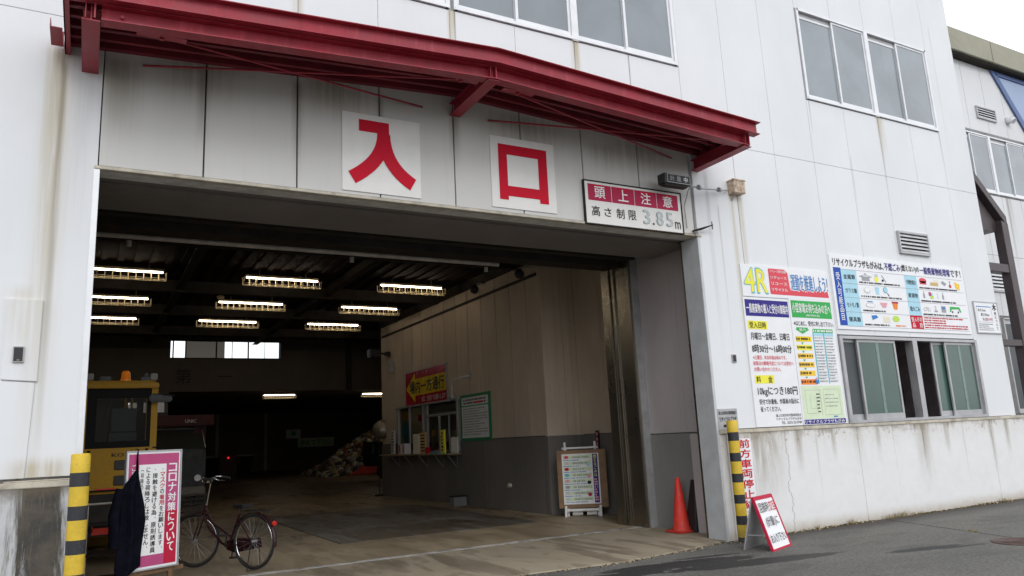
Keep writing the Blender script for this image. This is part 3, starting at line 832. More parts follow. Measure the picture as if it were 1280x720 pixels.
# alcove and inner right wall
MB().box(8.42, 2.88, -0.1, 9.35, 2.95, 5.6).box(9.25, 2.95, -0.1, 9.35, 5.3, 5.6).build('wall_core', M['dark'], B)
for y0, y1 in ((2.95, 3.66), (3.67, 4.40), (4.41, 5.30)):
    MB().box(9.20, y0, 1.59, 9.25, y1, 5.6).build('wall_panel', M['iwall'], B, bevel=0.003)
MB().box(9.18, 2.95, -0.1, 9.25, 5.30, 1.58).build('wainscot', M['ilow'], B)
for (x0, x1) in ((8.36, 8.87), (8.875, 9.20)):
    MB().box(x0, 5.30, 1.585, x1, 5.40, 5.6).build('wall_panel', M['iwall'], B, bevel=0.003)
MB().box(8.35, 5.29, -0.1, 9.18, 5.40, 1.58).build('wainscot', M['ilow'], B)
ys = [5.40, 5.98, 6.73, 7.43, 8.20, 8.96, 9.69, 10.44, 11.25, 12.05, 12.84, 13.55, 14.23, 15.0, 15.56]
for i in range(len(ys)-1):
    MB().box(8.40, ys[i]+0.012, 1.60, 8.5, ys[i+1]-0.012, 5.55).build('wall_panel', M['iwall'], B, bevel=0.005)
for y0, y1 in ((5.41, 8.2), (8.21, 11.2), (11.21, 15.56)):
    MB().box(8.375, y0, -0.1, 8.5, y1-0.006, 1.585).build('wainscot', M['ilow'], B, bevel=0.005)
MB().box(8.45, 5.42, -0.1, 8.6, 15.5, 5.6).build('wall_core', M['dark'], B)
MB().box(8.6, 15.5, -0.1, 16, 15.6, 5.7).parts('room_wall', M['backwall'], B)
# wall beam lines under the ceiling
MB().box(8.32, 5.3, 5.36, 8.45, 15.5, 5.58).build('ceiling_beam', M['beam'], B)
MB().box(8.37, 5.4, 5.02, 8.40, 15.4, 5.08).build('wall_rail', M['beam'], B)
# ceiling with ribs
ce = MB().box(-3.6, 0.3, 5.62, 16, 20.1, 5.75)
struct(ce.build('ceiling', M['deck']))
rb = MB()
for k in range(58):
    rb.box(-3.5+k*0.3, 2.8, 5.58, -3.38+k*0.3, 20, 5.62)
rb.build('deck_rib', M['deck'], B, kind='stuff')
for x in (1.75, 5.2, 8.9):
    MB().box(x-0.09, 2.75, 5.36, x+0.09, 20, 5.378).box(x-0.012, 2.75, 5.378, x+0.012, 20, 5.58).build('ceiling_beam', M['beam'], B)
for y in (6.2, 10.6, 13.8, 17.5):
    MB().box(-3.5, y-0.09, 5.30, 16 if y > 15 else 8.3, y+0.09, 5.318).box(-3.5, y-0.012, 5.318, 16 if y > 15 else 8.3, y+0.012, 5.58).build('ceiling_beam', M['beam'], B)
# left inner wall, right room end
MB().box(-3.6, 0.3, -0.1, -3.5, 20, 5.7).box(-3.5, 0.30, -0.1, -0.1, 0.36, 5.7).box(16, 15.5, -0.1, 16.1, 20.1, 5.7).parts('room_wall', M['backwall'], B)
# header wall at the back (y = 20) with clerestory windows and low windows on the left
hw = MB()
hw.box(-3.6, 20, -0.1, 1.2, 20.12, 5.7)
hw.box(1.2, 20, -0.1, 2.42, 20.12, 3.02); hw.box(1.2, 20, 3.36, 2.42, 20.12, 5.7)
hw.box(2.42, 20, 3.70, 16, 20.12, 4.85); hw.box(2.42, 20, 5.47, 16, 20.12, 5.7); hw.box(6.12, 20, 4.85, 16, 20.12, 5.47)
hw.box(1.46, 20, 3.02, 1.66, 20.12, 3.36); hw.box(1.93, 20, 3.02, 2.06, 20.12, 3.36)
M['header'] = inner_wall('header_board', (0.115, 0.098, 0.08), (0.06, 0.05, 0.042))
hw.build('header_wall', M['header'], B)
cw = MB()
for x in (2.5, 2.9, 3.9, 4.98, 6.08): cw.box(x-0.02, 19.97, 4.85, x+0.02, 20.05, 5.47)
cw.box(2.42, 19.97, 4.83, 6.12, 20.05, 4.87); cw.box(2.42, 19.97, 5.45, 6.12, 20.05, 5.49); cw.box(5.55, 20.0, 4.87, 5.565, 20.03, 5.45); cw.box(4.42, 20.0, 4.87, 4.44, 20.03, 5.45)
cwo = cw.build('window', M['beam'], B)
M['shade'] = mat('drawn_grey_blind', (0.30, 0.28, 0.25), 0.8)
def blind(name, tr):
    m = bpy.data.materials.new(name); m.use_nodes = True; t = m.node_tree; t.nodes.clear()
    o = t.nodes.new('ShaderNodeOutputMaterial'); ad = t.nodes.new('ShaderNodeAddShader'); a_ = t.nodes.new('ShaderNodeBsdfTransparent'); d_ = t.nodes.new('ShaderNodeBsdfDiffuse')
    a_.inputs[0].default_value = (*tr, 1); d_.inputs[0].default_value = (0.2, 0.19, 0.17, 1)
    t.links.new(a_.outputs[0], ad.inputs[0]); t.links.new(d_.outputs[0], ad.inputs[1]); t.links.new(ad.outputs[0], o.inputs[0]); return m
M['blind'] = blind('thin_roller_blind', (0.042, 0.038, 0.032))
for (x0, x1, m) in ((2.52, 2.88, 'clear'), (2.92, 3.88, 'blind'), (3.92, 4.18, 'blind'), (4.18, 4.96, 'clear'), (5.0, 6.06, 'clear')):
    MB().face([(x0, 20.02, 4.87), (x1, 20.02, 4.87), (x1, 20.02, 5.45), (x0, 20.02, 5.45)]).build('pane', M[m], cwo)
MB().box(8.55, 19.8, 3.7, 8.72, 19.98, 5.6).parts('column', M['beam'], B)
hs = thing('wall_characters', 'large dark characters painted on the dim back wall under the windows', 'lettering', (0, 19.995, 0))
M['charblk'] = mat('faded_black_paint', (0.030, 0.026, 0.022), 0.8)
S = Sign(hs); S.text('第', 2.60, 3.98, 3.10, 4.48, M['charblk'], 0.01); S.text('一', 3.98, 4.20, 4.45, 4.24, M['charblk'], 0.01); S.done()
# deeper room
dr_ = MB()
dr_.box(2.3, 20.12, 4.75, 22, 58, 4.85); dr_.box(2.3, 20.12, -0.1, 2.42, 58, 4.75); dr_.box(22, 20.12, -0.1, 22.1, 58, 4.75); dr_.box(2.3, 58, -0.1, 22.1, 58.1, 4.85); dr_.box(16, 20.02, -0.1, 22.1, 20.12, 4.85)
dr_.parts('room_wall', M['backwall'], B)
for x in (9.2, 13.0): MB().box(x, 57.7, 0, x+0.25, 57.98, 4.7).parts('column', M['pipe'], B)

# ------------------------------------------------------------------ ceiling lights
def make_light(x0, x1, y, z, label):
    L_ = x1-x0
    t = thing('ceiling_light', label, 'ceiling light', ((x0+x1)/2, y, z), group='fluorescent ceiling lights in wire guards')
    h = L_/2
    MB().box(-h+0.05, -0.05, 0.06, h-0.05, 0.05, 0.11).box(-h*0.6, -0.01, 0.11, -h*0.6+0.02, 0.01, 0.24).box(h*0.6, -0.01, 0.11, h*0.6+0.02, 0.01, 0.24).build('housing', M['lampbody'], t)
    MB().tube([(-h+0.07, -0.02, 0.035), (h-0.07, -0.02, 0.035)], 0.017).build('tube', M['tube'], t)
    gd = MB(); r = 0.006
    for yy, zz in ((-0.10, -0.10), (-0.02, -0.145), (0.06, -0.10), (-0.10, 0.0)):
        e = 0.03 if zz > 0 else 0.0
        gd.tube([(-h-e, yy, zz), (h+e, yy, zz)], r, 5)
    n = 12
    for k in range(n+1):
        x = -h+k*L_/n
        gd.tube([(x, -0.10, 0.03), (x, -0.10, -0.10), (x, -0.02, -0.145), (x, 0.06, -0.10), (x, 0.07, 0.05)], r, 4)
    gd.build('wire_guard', M['guard'], t)
    return t
lab = {(0, 0): 'front row left', (0, 1): 'front row centre', (0, 2): 'front row right', (1, 0): 'second row left', (1, 1): 'second row centre', (1, 2): 'second row right', (2, 0): 'third row left', (2, 1): 'third row centre, nearest the back windows', (2, 2): 'third row right'}
l0 = make_light(-0.87, 0.87, 0, 0, '')
rows = [(9.10, [(-0.40, 1.35), (2.92, 4.66), (6.10, 7.80)]), (12.2, [(-0.48, 1.26), (2.81, 4.51), (6.04, 7.75)]), (15.3, [(-0.58, 1.16), (2.71, 4.40), (5.84, 7.62)])]
for r_, (y, xs) in enumerate(rows):
    for c_, (xa, xb) in enumerate(xs):
        loc = ((xa+xb)/2, y, 5.37); lb = 'lit fluorescent ceiling light with wire guard, '+lab[(r_, c_)]
        if r_ == 0 and c_ == 0: l0.location = loc; l0['label'] = lb
        else: dup(l0, loc, lb)
for (x, y, s_) in ((9.0, 33.5, 'small far ceiling light in the dark room behind the hall'), (14.4, 33.5, 'far ceiling light just left of the office wall edge')):
    o = dup(l0, (x, y, 4.45), s_); o['group'] = 'far ceiling lights'
for (x, y, s_) in ((13.6, 27.5, 'added unseen ceiling light over the dark teal truck'), (17.4, 33.5, 'added unseen ceiling light above the rubbish heap')):  # hidden lamps, added to brighten the heap and back room
    o = dup(l0, (x, y, 4.58), s_); o['group'] = 'far ceiling lights'
dt_ = tag(MB().lathe([(0.05, 0.05), (0.09, 0.02), (0.07, -0.03), (0.02, -0.05)], 12).build('smoke_detector', M['guard'], None, (2.72, 11.0, 5.30)), 'small round detector hanging below a ceiling beam in the hall', 'smoke detector')
MB().tube([(0, 0, 0.04), (0, 0, 0.3)], 0.01, 6).build('stem', M['guard'], dt_)
# bulb lamp and bracket near the top of the right inner wall
bl = thing('bulkhead_lamp', 'dark round bulb lamp on a bracket high on the right inner wall', 'lamp', (8.36, 5.7, 5.1))
MB().tube([(0.04, 0, 0.12), (-0.12, 0, 0.14), (-0.22, 0, 0.08)], 0.02).build('bracket', M['pipe'], bl)
MB().lathe([(0.03, 0.10), (0.09, 0.05), (0.11, -0.02), (0.08, -0.09), (0.02, -0.12)], 14, 0, (-0.25, 0, 0)).build('shade', M['black'], bl)
bl2 = dup(bl, (8.2, 7.6, 5.12), 'second dark spotlight further along the right inner wall')
tag(bl2, 'second dark spotlight further along the right inner wall', 'lamp')

# ------------------------------------------------------------------ canopy
C = thing('entrance_canopy', 'red painted steel canopy with shallow central peak over the truck entrance', 'canopy')
XL, XM, XRt = -0.15, 4.0, 8.07
def zb(x):
    return 5.46+(5.70-5.46)*(x-XL)/(XM-XL) if x < XM else 5.70+(5.49-5.70)*(x-XM)/(XRt-XM)
def run(mb, xa, xb, y0, y1, dz0, dz1):
    """a bar following the gabled slope"""
    seg = [xa]+([XM] if xa < XM < xb else [])+[xb]
    for i in range(len(seg)-1):
        a_, b_ = seg[i], seg[i+1]; za, zb_ = zb(a_), zb(b_)
        mb.hexa([(a_, y0, za+dz0), (b_, y0, zb_+dz0), (b_, y1, zb_+dz0), (a_, y1, za+dz0), (a_, y0, za+dz1), (b_, y0, zb_+dz1), (b_, y1, zb_+dz1), (a_, y1, za+dz1)])
low = MB(); xa, xb = -0.07, 8.07
run(low, xa, xb, -1.12, -0.98, 0.0, 0.009); run(low, xa, xb, -1.045, -1.037, 0.009, 0.15); run(low, xa, xb, -1.12, -0.98, 0.15, 0.158)
low.build('lower_beam', M['red'], C)
up = MB(); xa, xb = -0.38, 8.20
run(up, xa, xb, -1.21, -1.08, 0.162, 0.170); run(up, xa, xb, -1.15, -1.14, 0.170, 0.335); run(up, xa, xb+0.02, -1.22, -1.02, 0.335, 0.345)
up.build('fascia_channel', M['red'], C)
for y0 in (-0.92, -0.72, -0.50, -0.28):
    p = MB(); h_ = 0.20+(y0+1.1)*0.05; run(p, -0.34, 8.12, y0, y0+0.008, h_, h_+0.07); run(p, -0.34, 8.12, y0+0.008, y0+0.05, h_, h_+0.006)
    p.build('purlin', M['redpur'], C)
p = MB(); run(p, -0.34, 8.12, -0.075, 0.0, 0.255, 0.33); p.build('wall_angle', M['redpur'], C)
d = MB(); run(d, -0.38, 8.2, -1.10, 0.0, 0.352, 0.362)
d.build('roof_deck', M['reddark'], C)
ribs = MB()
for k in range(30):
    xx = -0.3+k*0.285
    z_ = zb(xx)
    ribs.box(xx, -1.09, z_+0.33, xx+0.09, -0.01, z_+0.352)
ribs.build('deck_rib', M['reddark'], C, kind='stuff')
# end plates
for (xe, s_) in ((-0.38, 1), (8.12, -1)):
    z_ = zb(xe)
    MB().box(xe, -1.10, z_+0.165, xe+0.012, 0.0, z_+0.34).box(xe, -1.10, z_+0.165, xe+s_*0.05, 0.0, z_+0.173).build('end_plate', M['red'], C)
# brackets: horizontal I sections square to the wall
for xb_ in (XL+0.0, XM-0.03, XRt-0.03):
    z_ = min(zb(xb_-0.07), zb(xb_+0.07)) if xb_ > 0 else zb(xb_)
    b = MB().box(xb_-0.075, -1.10, z_-0.012, xb_+0.075, 0.0, z_-0.002).box(xb_-0.006, -1.07, z_-0.002, xb_+0.006, 0.0, z_+0.15)
    b.box(xb_-0.07, -0.96, z_+0.150, xb_+0.07, 0.0, z_+0.159)
    b.build('bracket', M['red'], C)
    MB().box(xb_-0.05, -1.118, z_+0.0, xb_-0.042, -1.058, z_+0.15).box(xb_+0.02, -1.118, z_+0.01, xb_+0.034, -1.058, z_+0.15).parts('stiffener', M['red'], C)
# plan bracing rods with gusset plates
for (p0, p1) in (((0.33, -0.03, 5.62), (3.55, -0.95, 5.68)), ((0.39, -0.80, 5.58), (3.51, -0.03, 5.72)), ((4.44, -0.03, 5.70), (7.62, -0.90, 5.58)), ((4.45, -0.88, 5.68), (7.57, -0.03, 5.62))):
    MB().tube([p0, p1], 0.012, 6).build('brace_rod', M['red'], C)
for (x, y, z) in ((0.45, -0.86, 5.54), (3.62, -0.93, 5.70), (4.40, -0.90, 5.70), (7.75, -0.93, 5.55)):
    MB().box(x-0.22, y-0.06, z-0.008, x+0.22, y+0.03, z).tube([(x, y, z), (x, y, z-0.03)], 0.022, 6).parts('gusset', M['red'], C)
for (x, s_) in ((0.10, 1), (7.98, -1)):
    MB().tube([(x, -1.058, zb(x)+0.08), (x, -1.075, zb(x)+0.08)], 0.018, 6).build('bolt', M['red'], C)
# gutter end at the left
gz = zb(-0.4)
MB().box(-0.50, -0.50, gz+0.18, -0.395, -0.12, gz+0.188).box(-0.50, -0.50, gz+0.188, -0.494, -0.12, gz+0.27).box(-0.48, -0.13, gz+0.188, -0.395, -0.12, gz+0.34).build('gutter_end', M['red'], C)
MB().tube([(-0.43, -0.03, gz+0.36), (-0.395, -0.03, gz+0.36), (-0.395, -0.03, gz+0.20)], 0.012, 6).build('gutter_clip', M['alu'], C)

# ------------------------------------------------------------------ entrance signs
for (xa, za, ch, lb, nm) in ((2.48, 4.51, '入', 'square white panel above the entrance with the big red forked character 入', 0), (4.46, 4.52, '口', 'square white panel over the entrance with the big red box-shaped character 口', 1)):
    t = thing('entrance_sign', lb, 'sign', (xa, 0, za), group='entrance character panels')
    board(t, 0, 0, 0.99, 0.99, 0.015, M['kanjiboard'])
    S = Sign(t, -0.015)
    if nm == 0:
        # strokes drawn as bands: short top bar, left sweep, right sweep
        def band(ctrl, wd, ly_):
            L1, L2 = [], []
            n = 12
            for i in range(n+1):
                q = i/n; a_, b_, c_ = ctrl
                px = (1-q)**2*a_[0]+2*q*(1-q)*b_[0]+q*q*c_[0]; pz = (1-q)**2*a_[1]+2*q*(1-q)*b_[1]+q*q*c_[1]
                dx = 2*(1-q)*(b_[0]-a_[0])+2*q*(c_[0]-b_[0]); dz = 2*(1-q)*(b_[1]-a_[1])+2*q*(c_[1]-b_[1]); l = math.hypot(dx, dz)
                L1.append((px-dz/l*wd, pz+dx/l*wd)); L2.append((px+dz/l*wd, pz-dx/l*wd))
            S.poly(L1+L2[::-1], INK['red'], ly_, 'lettering')
        S.rect(0.205, 0.765, 0.585, 0.915, INK['red'], 3, 'lettering')
        band(((0.515, 0.765), (0.52, 0.42), (0.115, 0.165)), 0.083, 4)
        band(((0.515, 0.765), (0.52, 0.36), (0.885, 0.160)), 0.083, 5)
    else:
        r_ = INK['red']
        S.rect(0.115, 0.745, 0.865, 0.885, r_, 3, 'lettering'); S.rect(0.115, 0.115, 0.245, 0.745, r_, 3, 'lettering'); S.rect(0.725, 0.115, 0.865, 0.745, r_, 3, 'lettering'); S.rect(0.245, 0.17, 0.725, 0.31, r_, 3, 'lettering')
    S.done()

t = thing('height_limit_sign', 'framed red and white height limit sign above the right side of the entrance', 'sign', (5.91, -0.01, 4.44))
W_, H_ = 1.74, 0.61
board(t, 0, 0, W_, H_, 0.03, M['kanjiboard'], M['beam'], 0.018)
S = Sign(t, -0.03)
for k, ch in enumerate('頭上注意'):
    xa = 0.05+k*0.41
    S.rect(xa+0.004, 0.335, xa+0.406, 0.575, INK['wine'], 1)
    S.poly([(xa+0.01, 0.575), (xa+0.2, 0.50), (xa+0.40, 0.575)], INK['crimson'], 2)
    S.text(ch, xa+0.115, 0.375, xa+0.295, 0.545, INK['white'], 0.015)
for k, ch in enumerate('高さ制限'): S.text(ch, 0.10+k*0.213, 0.11+0.01*(ch == 'さ'), 0.10+k*0.213+(0.135 if ch != 'さ' else 0.12), 0.245+0.01*(ch != 'さ'), INK['black'], 0.012)
for ch, xa in (('3', 1.00), ('8', 1.245), ('5', 1.43)): S.text(ch, xa, 0.075, xa+0.125, 0.29, INK['numeral'], 0.04); S.text(ch, xa+0.016, 0.082, xa+0.117, 0.287, INK['silver'], 0.01, 4)
S.rect(1.17, 0.075, 1.20, 0.105, INK['black'], 3, 'lettering'); S.text('m', 1.595, 0.06, 1.70, 0.165, INK['black'], 0.015)
S.done()

# small LED status box on an arm
t = thing('status_display_box', 'small black display box reading 計量中 on a thin arm under the canopy', 'display', (7.10, -0.34, 5.02))
MB().box(0, -0.02, 0.05, 0.50, 0.14, 0.20).build('case', M['black'], t, bevel=0.008)
MB().box(0.02, 0.0, 0.02, 0.44, 0.10, 0.05).build('bracket_plate', M['beam'], t)
S = Sign(t, -0.022)
f_ = INK['lightgrey']; S.rect(0.05, 0.06, 0.48, 0.066, f_, 2, 'display_frame'); S.rect(0.05, 0.184, 0.48, 0.19, f_, 2, 'display_frame'); S.rect(0.05, 0.066, 0.056, 0.184, f_, 2, 'display_frame'); S.rect(0.474, 0.066, 0.48, 0.184, f_, 2, 'display_frame')
S.text('計', 0.10, 0.09, 0.18, 0.165, INK['grey']); S.text('量', 0.225, 0.09, 0.305, 0.165, INK['grey']); S.text('中', 0.36, 0.085, 0.43, 0.165, INK['white'], 0.03)
S.done()
MB().tube([(0.45, 0.05, 0.09), (0.85, 0.12, 0.10), (1.55, 0.30, 0.21)], 0.014, 6).tube([(0.72, 0.07, 0.09), (0.78, 0.09, 0.09)], 0.04, 8).tube([(1.28, 0.22, 0.165), (1.34, 0.24, 0.175)], 0.04, 8).tube([(0.56, 0.07, 0.08), (0.60, 0.16, 0.05), (0.62, 0.30, -0.15), (0.66, 0.32, -0.48)], 0.008, 5).build('arm', M['alud'], t)
t = thing('junction_box', 'rust-stained cream junction box on the wall right of the canopy', 'junction box', (8.70, 0, 5.18))
MB().box(0, -0.14, 0, 0.25, 0, 0.22).build('case', M['rustbox'], t, bevel=0.008)
MB().box(-0.01, -0.15, 0.20, 0.26, 0.0, 0.225).build('lid', M['rustbox'], t, bevel=0.004)
MB().tube([(0.06, -0.05, 0), (0.06, -0.05, -0.06), (0.06, 0.0, -0.09)], 0.012, 6).build('cable_stub', M['rustbox'], t)
t = thing('hook_bracket', 'thin dark hook bracket sticking out at the top right door corner', 'bracket', (7.86, -0.02, 4.48))
MB().tube([(0, 0, 0.02), (0.12, -0.05, 0.05), (0.33, -0.10, 0.12)], [0.014, 0.02, 0.008], 6).tube([(0.31, -0.10, 0.17), (0.31, -0.10, 0.05)], 0.008, 5).tube([(0, 0, 0.02), (0.03, -0.03, -0.06), (0.08, -0.03, -0.03)], 0.006, 5).build('hook', M['beam'], t)

# ------------------------------------------------------------------ 4R banner board
def wallsign(name, label, x0, z0, x1, z1, t=0.02, m='board', frame=None, fw=0.012, cat='sign'):
    o = thing(name, label, cat, (x0, 0, z0))
    board(o, 0, 0, x1-x0, z1-z0, t, M[m], frame, fw)
    return o, Sign(o, -t)
t, S = wallsign('slogan_sign', 'long white banner board with yellow 4R and blue slogan lettering', 8.77, 3.55, 10.77, 4.06)
for ch, xa in (('4', 0.06), ('R', 0.33)):
    S.text(ch, xa-0.012, 0.055, xa+0.222, 0.462, INK['teal'], 0.06, 2); S.text(ch, xa, 0.075, xa+0.21, 0.445, INK['yellow'], 0.035, 3)
S.poly([(0.60, 0.07), (0.60, 0.46), (0.62, 0.475), (0.97, 0.475), (1.04, 0.42), (1.06, 0.16), (1.95, 0.16), (1.97, 0.09), (1.97, 0.055), (0.62, 0.055)], INK['coral'], 1)
for k, s_ in enumerate(('リフューズ(発生回避)', 'リデュース', 'リユース', 'リサイクル')): S.text(s_, 0.64, 0.405-k*0.098, 1.00, 0.455-k*0.098, INK['white'], 0.02, 3)
S.text('運動を推進しよう！', 1.075, 0.125, 1.985, 0.425, INK['white'], 0.055, 2); S.text('運動を推進しよう！', 1.09, 0.14, 1.97, 0.41, INK['blue'], 0.03, 3)
S.done()
# left board: hours and fees
t, S = wallsign('opening_hours_sign', 'tall white board listing reception hours and the 180円 fee', 8.75, 1.55, 9.755, 3.535)
X = lambda v: v-8.75
Z = lambda v: v-1.55
S.rect(X(8.78), Z(3.24), X(9.73), Z(3.50), INK['navy'], 1); S.text('一般廃棄物の搬入と受付の御案内', X(8.80), Z(3.29), X(9.71), Z(3.44), INK['white'], 0.03)
S.rect(X(8.80), Z(3.035), X(9.21), Z(3.165), INK['yellow'], 1); S.text('受入日時', X(8.83), Z(3.05), X(9.18), Z(3.15), INK['black'], 0.015)
S.text('月曜日～金曜日、日曜日', X(8.83), Z(2.87), X(9.67), Z(2.985), INK['black'], 0.015)
S.text('8時30分～16時00分', X(8.83), Z(2.67), X(9.69), Z(2.80), INK['black'], 0.03)
S.text('※土曜日、年末年始は休みです。', X(8.83), Z(2.565), X(9.55), Z(2.63), INK['coral'], 0.012); S.text('祝祭日の開場予定については受付へ', X(8.82), Z(2.475), X(9.70), Z(2.54), INK['coral'], 0.012); S.text('お問い合わせください。', X(8.83), Z(2.385), X(9.40), Z(2.45), INK['coral'], 0.012)
S.rect(X(8.82), Z(2.20), X(9.23), Z(2.325), INK['yellow'], 1); S.text('料', X(8.85), Z(2.215), X(8.94), Z(2.31), INK['black'], 0.015); S.text('金', X(9.10), Z(2.215), X(9.19), Z(2.31), INK['black'], 0.015)
S.text('10kgにつき180円', X(8.85), Z(2.00), X(9.71), Z(2.15), INK['black'], 0.025)
S.text('受付で計量後、作業員の指示に', X(8.86), Z(1.885), X(9.72), Z(1.965), INK['black'], 0.015); S.text('従ってください。', X(8.87), Z(1.775), X(9.30), Z(1.855), INK['black'], 0.015)
S.text('最上広域市町村圏事務組合', X(9.18), Z(1.69), X(9.73), Z(1.735), INK['black'], 0.0); S.text('リサイクルプラザもがみ', X(9.18), Z(1.635), X(9.73), Z(1.68), INK['black'], 0.0); S.text('TEL  0233-32-0940', X(9.28), Z(1.58), X(9.73), Z(1.62), INK['black'], 0.0)
S.done()
# right board: small appliances
t, S = wallsign('appliance_guide_sign', 'tall white board with green heading, yellow step boxes and pale green map', 9.765, 1.55, 10.78, 3.555)
X = lambda v: v-9.765
S.rect(X(9.80), Z(3.25), X(10.75), Z(3.53), INK['green'], 1); S.text('小型家電お持ち込みの方へ', X(9.82), Z(3.33), X(10.73), Z(3.49), INK['white'], 0.03); S.text('(無料回収品)', X(10.12), Z(3.27), X(10.45), Z(3.31), INK['white'], 0.01)
S.text('※はじめに、受付に申し出て下さい。', X(9.82), Z(3.115), X(10.76), Z(3.20), INK['black'], 0.008)
S.poly([(X(9.86), Z(3.09)), (X(10.13), Z(3.09)), (X(10.13), Z(3.06)), (X(10.17), Z(3.06)), (X(9.995), Z(2.985)), (X(9.83), Z(3.06)), (X(9.86), Z(3.06))], INK['green'], 1); S.text('案内', X(9.92), Z(3.03), X(10.07), Z(3.075), INK['white'], 0.01)
cols = ['cream', 'yellow', 'amber', 'amber', 'amber', 'orange']
for k in range(6):
    zz = 2.86-k*0.137
    S.rect(X(9.82), Z(zz), X(10.18), Z(zz+0.085), INK[cols[k] if k else 'gold'], 1)
    S.disc(X(9.845), Z(zz+0.043), 0.015, 0.028, INK['black'], 2, 8); S.lines(X(9.875), Z(zz+0.02), X(10.17), Z(zz+0.07), 1, INK['black'], 2, 0.7)
    if k < 5: S.poly([(X(9.93), Z(zz-0.012)), (X(9.99), Z(zz-0.012)), (X(9.96), Z(zz-0.045))], INK['green'], 2)
S.disc(X(10.19), Z(2.23), 0.04, 0.05, INK['blue'], 3); S.disc(X(10.195), Z(2.265), 0.025, 0.025, INK['rosy'], 4)
S.rect(X(10.235), Z(3.01), X(10.72), Z(3.075), INK['green'], 1); S.lines(X(10.25), Z(3.02), X(10.70), Z(3.065), 1, INK['white'], 2, 0.7)
for xa, ink in ((10.225, 'teal'), (10.475, 'teal')): S.rect(X(xa), Z(2.19), X(xa+0.022), Z(3.01), INK[ink], 2)
S.rect(X(10.247), Z(2.955), X(10.475), Z(3.01), INK['sky'], 1); S.rect(X(10.497), Z(2.955), X(10.72), Z(3.01), INK['sky'], 1)
for k in range(16):
    zz = 2.93-k*0.046
    S.rect(X(10.247), Z(zz), X(10.475), Z(zz+0.004), INK['grey'], 1); S.rect(X(10.497), Z(zz), X(10.72), Z(zz+0.004), INK['grey'], 1)
S.lines(X(10.26), Z(2.20), X(10.45), Z(2.95), 16, INK['grey'], 2, 0.4); S.lines(X(10.51), Z(2.20), X(10.70), Z(2.95), 16, INK['grey'], 2, 0.4)
S.rect(X(9.80), Z(1.64), X(10.74), Z(2.155), INK['palegreen'], 1)
for (a0, b0, a1, b1) in ((9.88, 1.72, 9.884, 2.09), (9.88, 2.086, 10.22, 2.09), (9.98, 1.80, 9.984, 2.02), (9.88, 1.72, 10.1, 1.724), (9.98, 1.80, 10.12, 1.804), (10.22, 1.69, 10.226, 2.10), (10.30, 1.69, 10.304, 2.10), (10.30, 2.096, 10.68, 2.10), (10.30, 1.69, 10.68, 1.694), (10.676, 1.69, 10.68, 2.10), (10.12, 1.72, 10.124, 1.98)):
    S.rect(X(a0), Z(b0), X(a1), Z(b1), INK['grey'], 2)
S.lines(X(10.33), Z(1.80), X(10.64), Z(2.04), 4, INK['grey'], 2, 0.25); S.lines(X(10.13), Z(1.72), X(10.21), Z(2.05), 6, INK['black'], 2, 0.4); S.rect(X(10.48), Z(1.655), X(10.58), Z(1.675), INK['blue'], 2)
S.rect(X(9.79), Z(1.56), X(10.76), Z(1.63), INK['navy'], 1); S.text('リサイクルプラザもがみ', X(9.80), Z(1.567), X(10.73), Z(1.622), INK['white'], 0.02)
S.done()
# wide recyclables board
t, S = wallsign('recyclables_sign', 'wide white board with pictograms of accepted items in a blue ruled table', 10.88, 3.09, 14.70, 4.385)
X = lambda v: v-10.88
Z = lambda v: v-3.09
segs = [('リサイクルプラザもがみは、', 10.95, 12.30, 'black'), ('不燃ごみ', 12.33, 12.77, 'navy'), ('(燃えない)の', 12.80, 13.33, 'black'), ('一般廃棄物処理場', 13.36, 14.28, 'navy'), ('です！', 14.30, 14.63, 'black')]
for s_, a0, a1, ik in segs: S.text(s_, X(a0), Z(4.185), X(a1), Z(4.325), INK[ik], 0.028)
S.rect(X(10.94), Z(3.155), X(11.13), Z(4.155), INK['bright_blue'], 1); S.text('受入可能品目', X(10.985), Z(3.24), X(11.085), Z(4.07), INK['white'], 0.015, vert=True)
rz = [4.13, 3.885, 3.64, 3.39, 3.145]
for k in range(5): S.rect(X(11.13), Z(rz[k]), X(14.64), Z(rz[k]+0.006), INK['grey'], 2)
for k, s_ in enumerate(('金属類', 'ガラス類', 'セトモノ類', '寝具類')):
    S.rect(X(11.13), Z(rz[k+1]), X(11.53), Z(rz[k]), INK['sky'], 1); S.text(s_, X(11.18), Z(rz[k+1]+0.08), X(11.48), Z(rz[k]-0.08), INK['black'], 0.01)
for k, s_ in enumerate(('可燃性粗大', '資源物', '粗大ごみ')):
    S.rect(X(12.86), Z(rz[k+1]), X(13.22), Z(rz[k]), INK['sky'], 1); S.text(s_, X(12.90), Z(rz[k+1]+0.08), X(13.18), Z(rz[k]-0.08), INK['black'], 0.01)
S.rect(X(12.86), Z(rz[4]), X(13.22), Z(rz[3]), INK['red'], 1); S.text('受入不可', X(12.89), Z(rz[4]+0.13), X(13.19), Z(rz[3]-0.03), INK['white'], 0.02); S.text('品　目', X(12.90), Z(rz[4]+0.03), X(13.18), Z(rz[3]-0.135), INK['white'], 0.02)
for k in range(4): S.lines(X(11.58), Z(rz[k+1]+0.025), X(12.70 if k < 2 else 12.25), Z(rz[k+1]+0.06), 1, INK['black'], 2, 0.8)
for k in range(3): S.lines(X(13.27), Z(rz[k+1]+0.02), X(14.45), Z(rz[k+1]+0.055), 1, INK['black'], 2, 0.8)
S.lines(X(12.42), Z(3.17), X(12.82), Z(3.205), 1, INK['orange'], 2, 0.8)
for k in range(5): S.lines(X(13.26), Z(3.165+k*0.045), X(14.60 if k in (0, 1, 4) else 14.2), Z(3.20+k*0.045), 1, INK['red'], 2, 0.7)
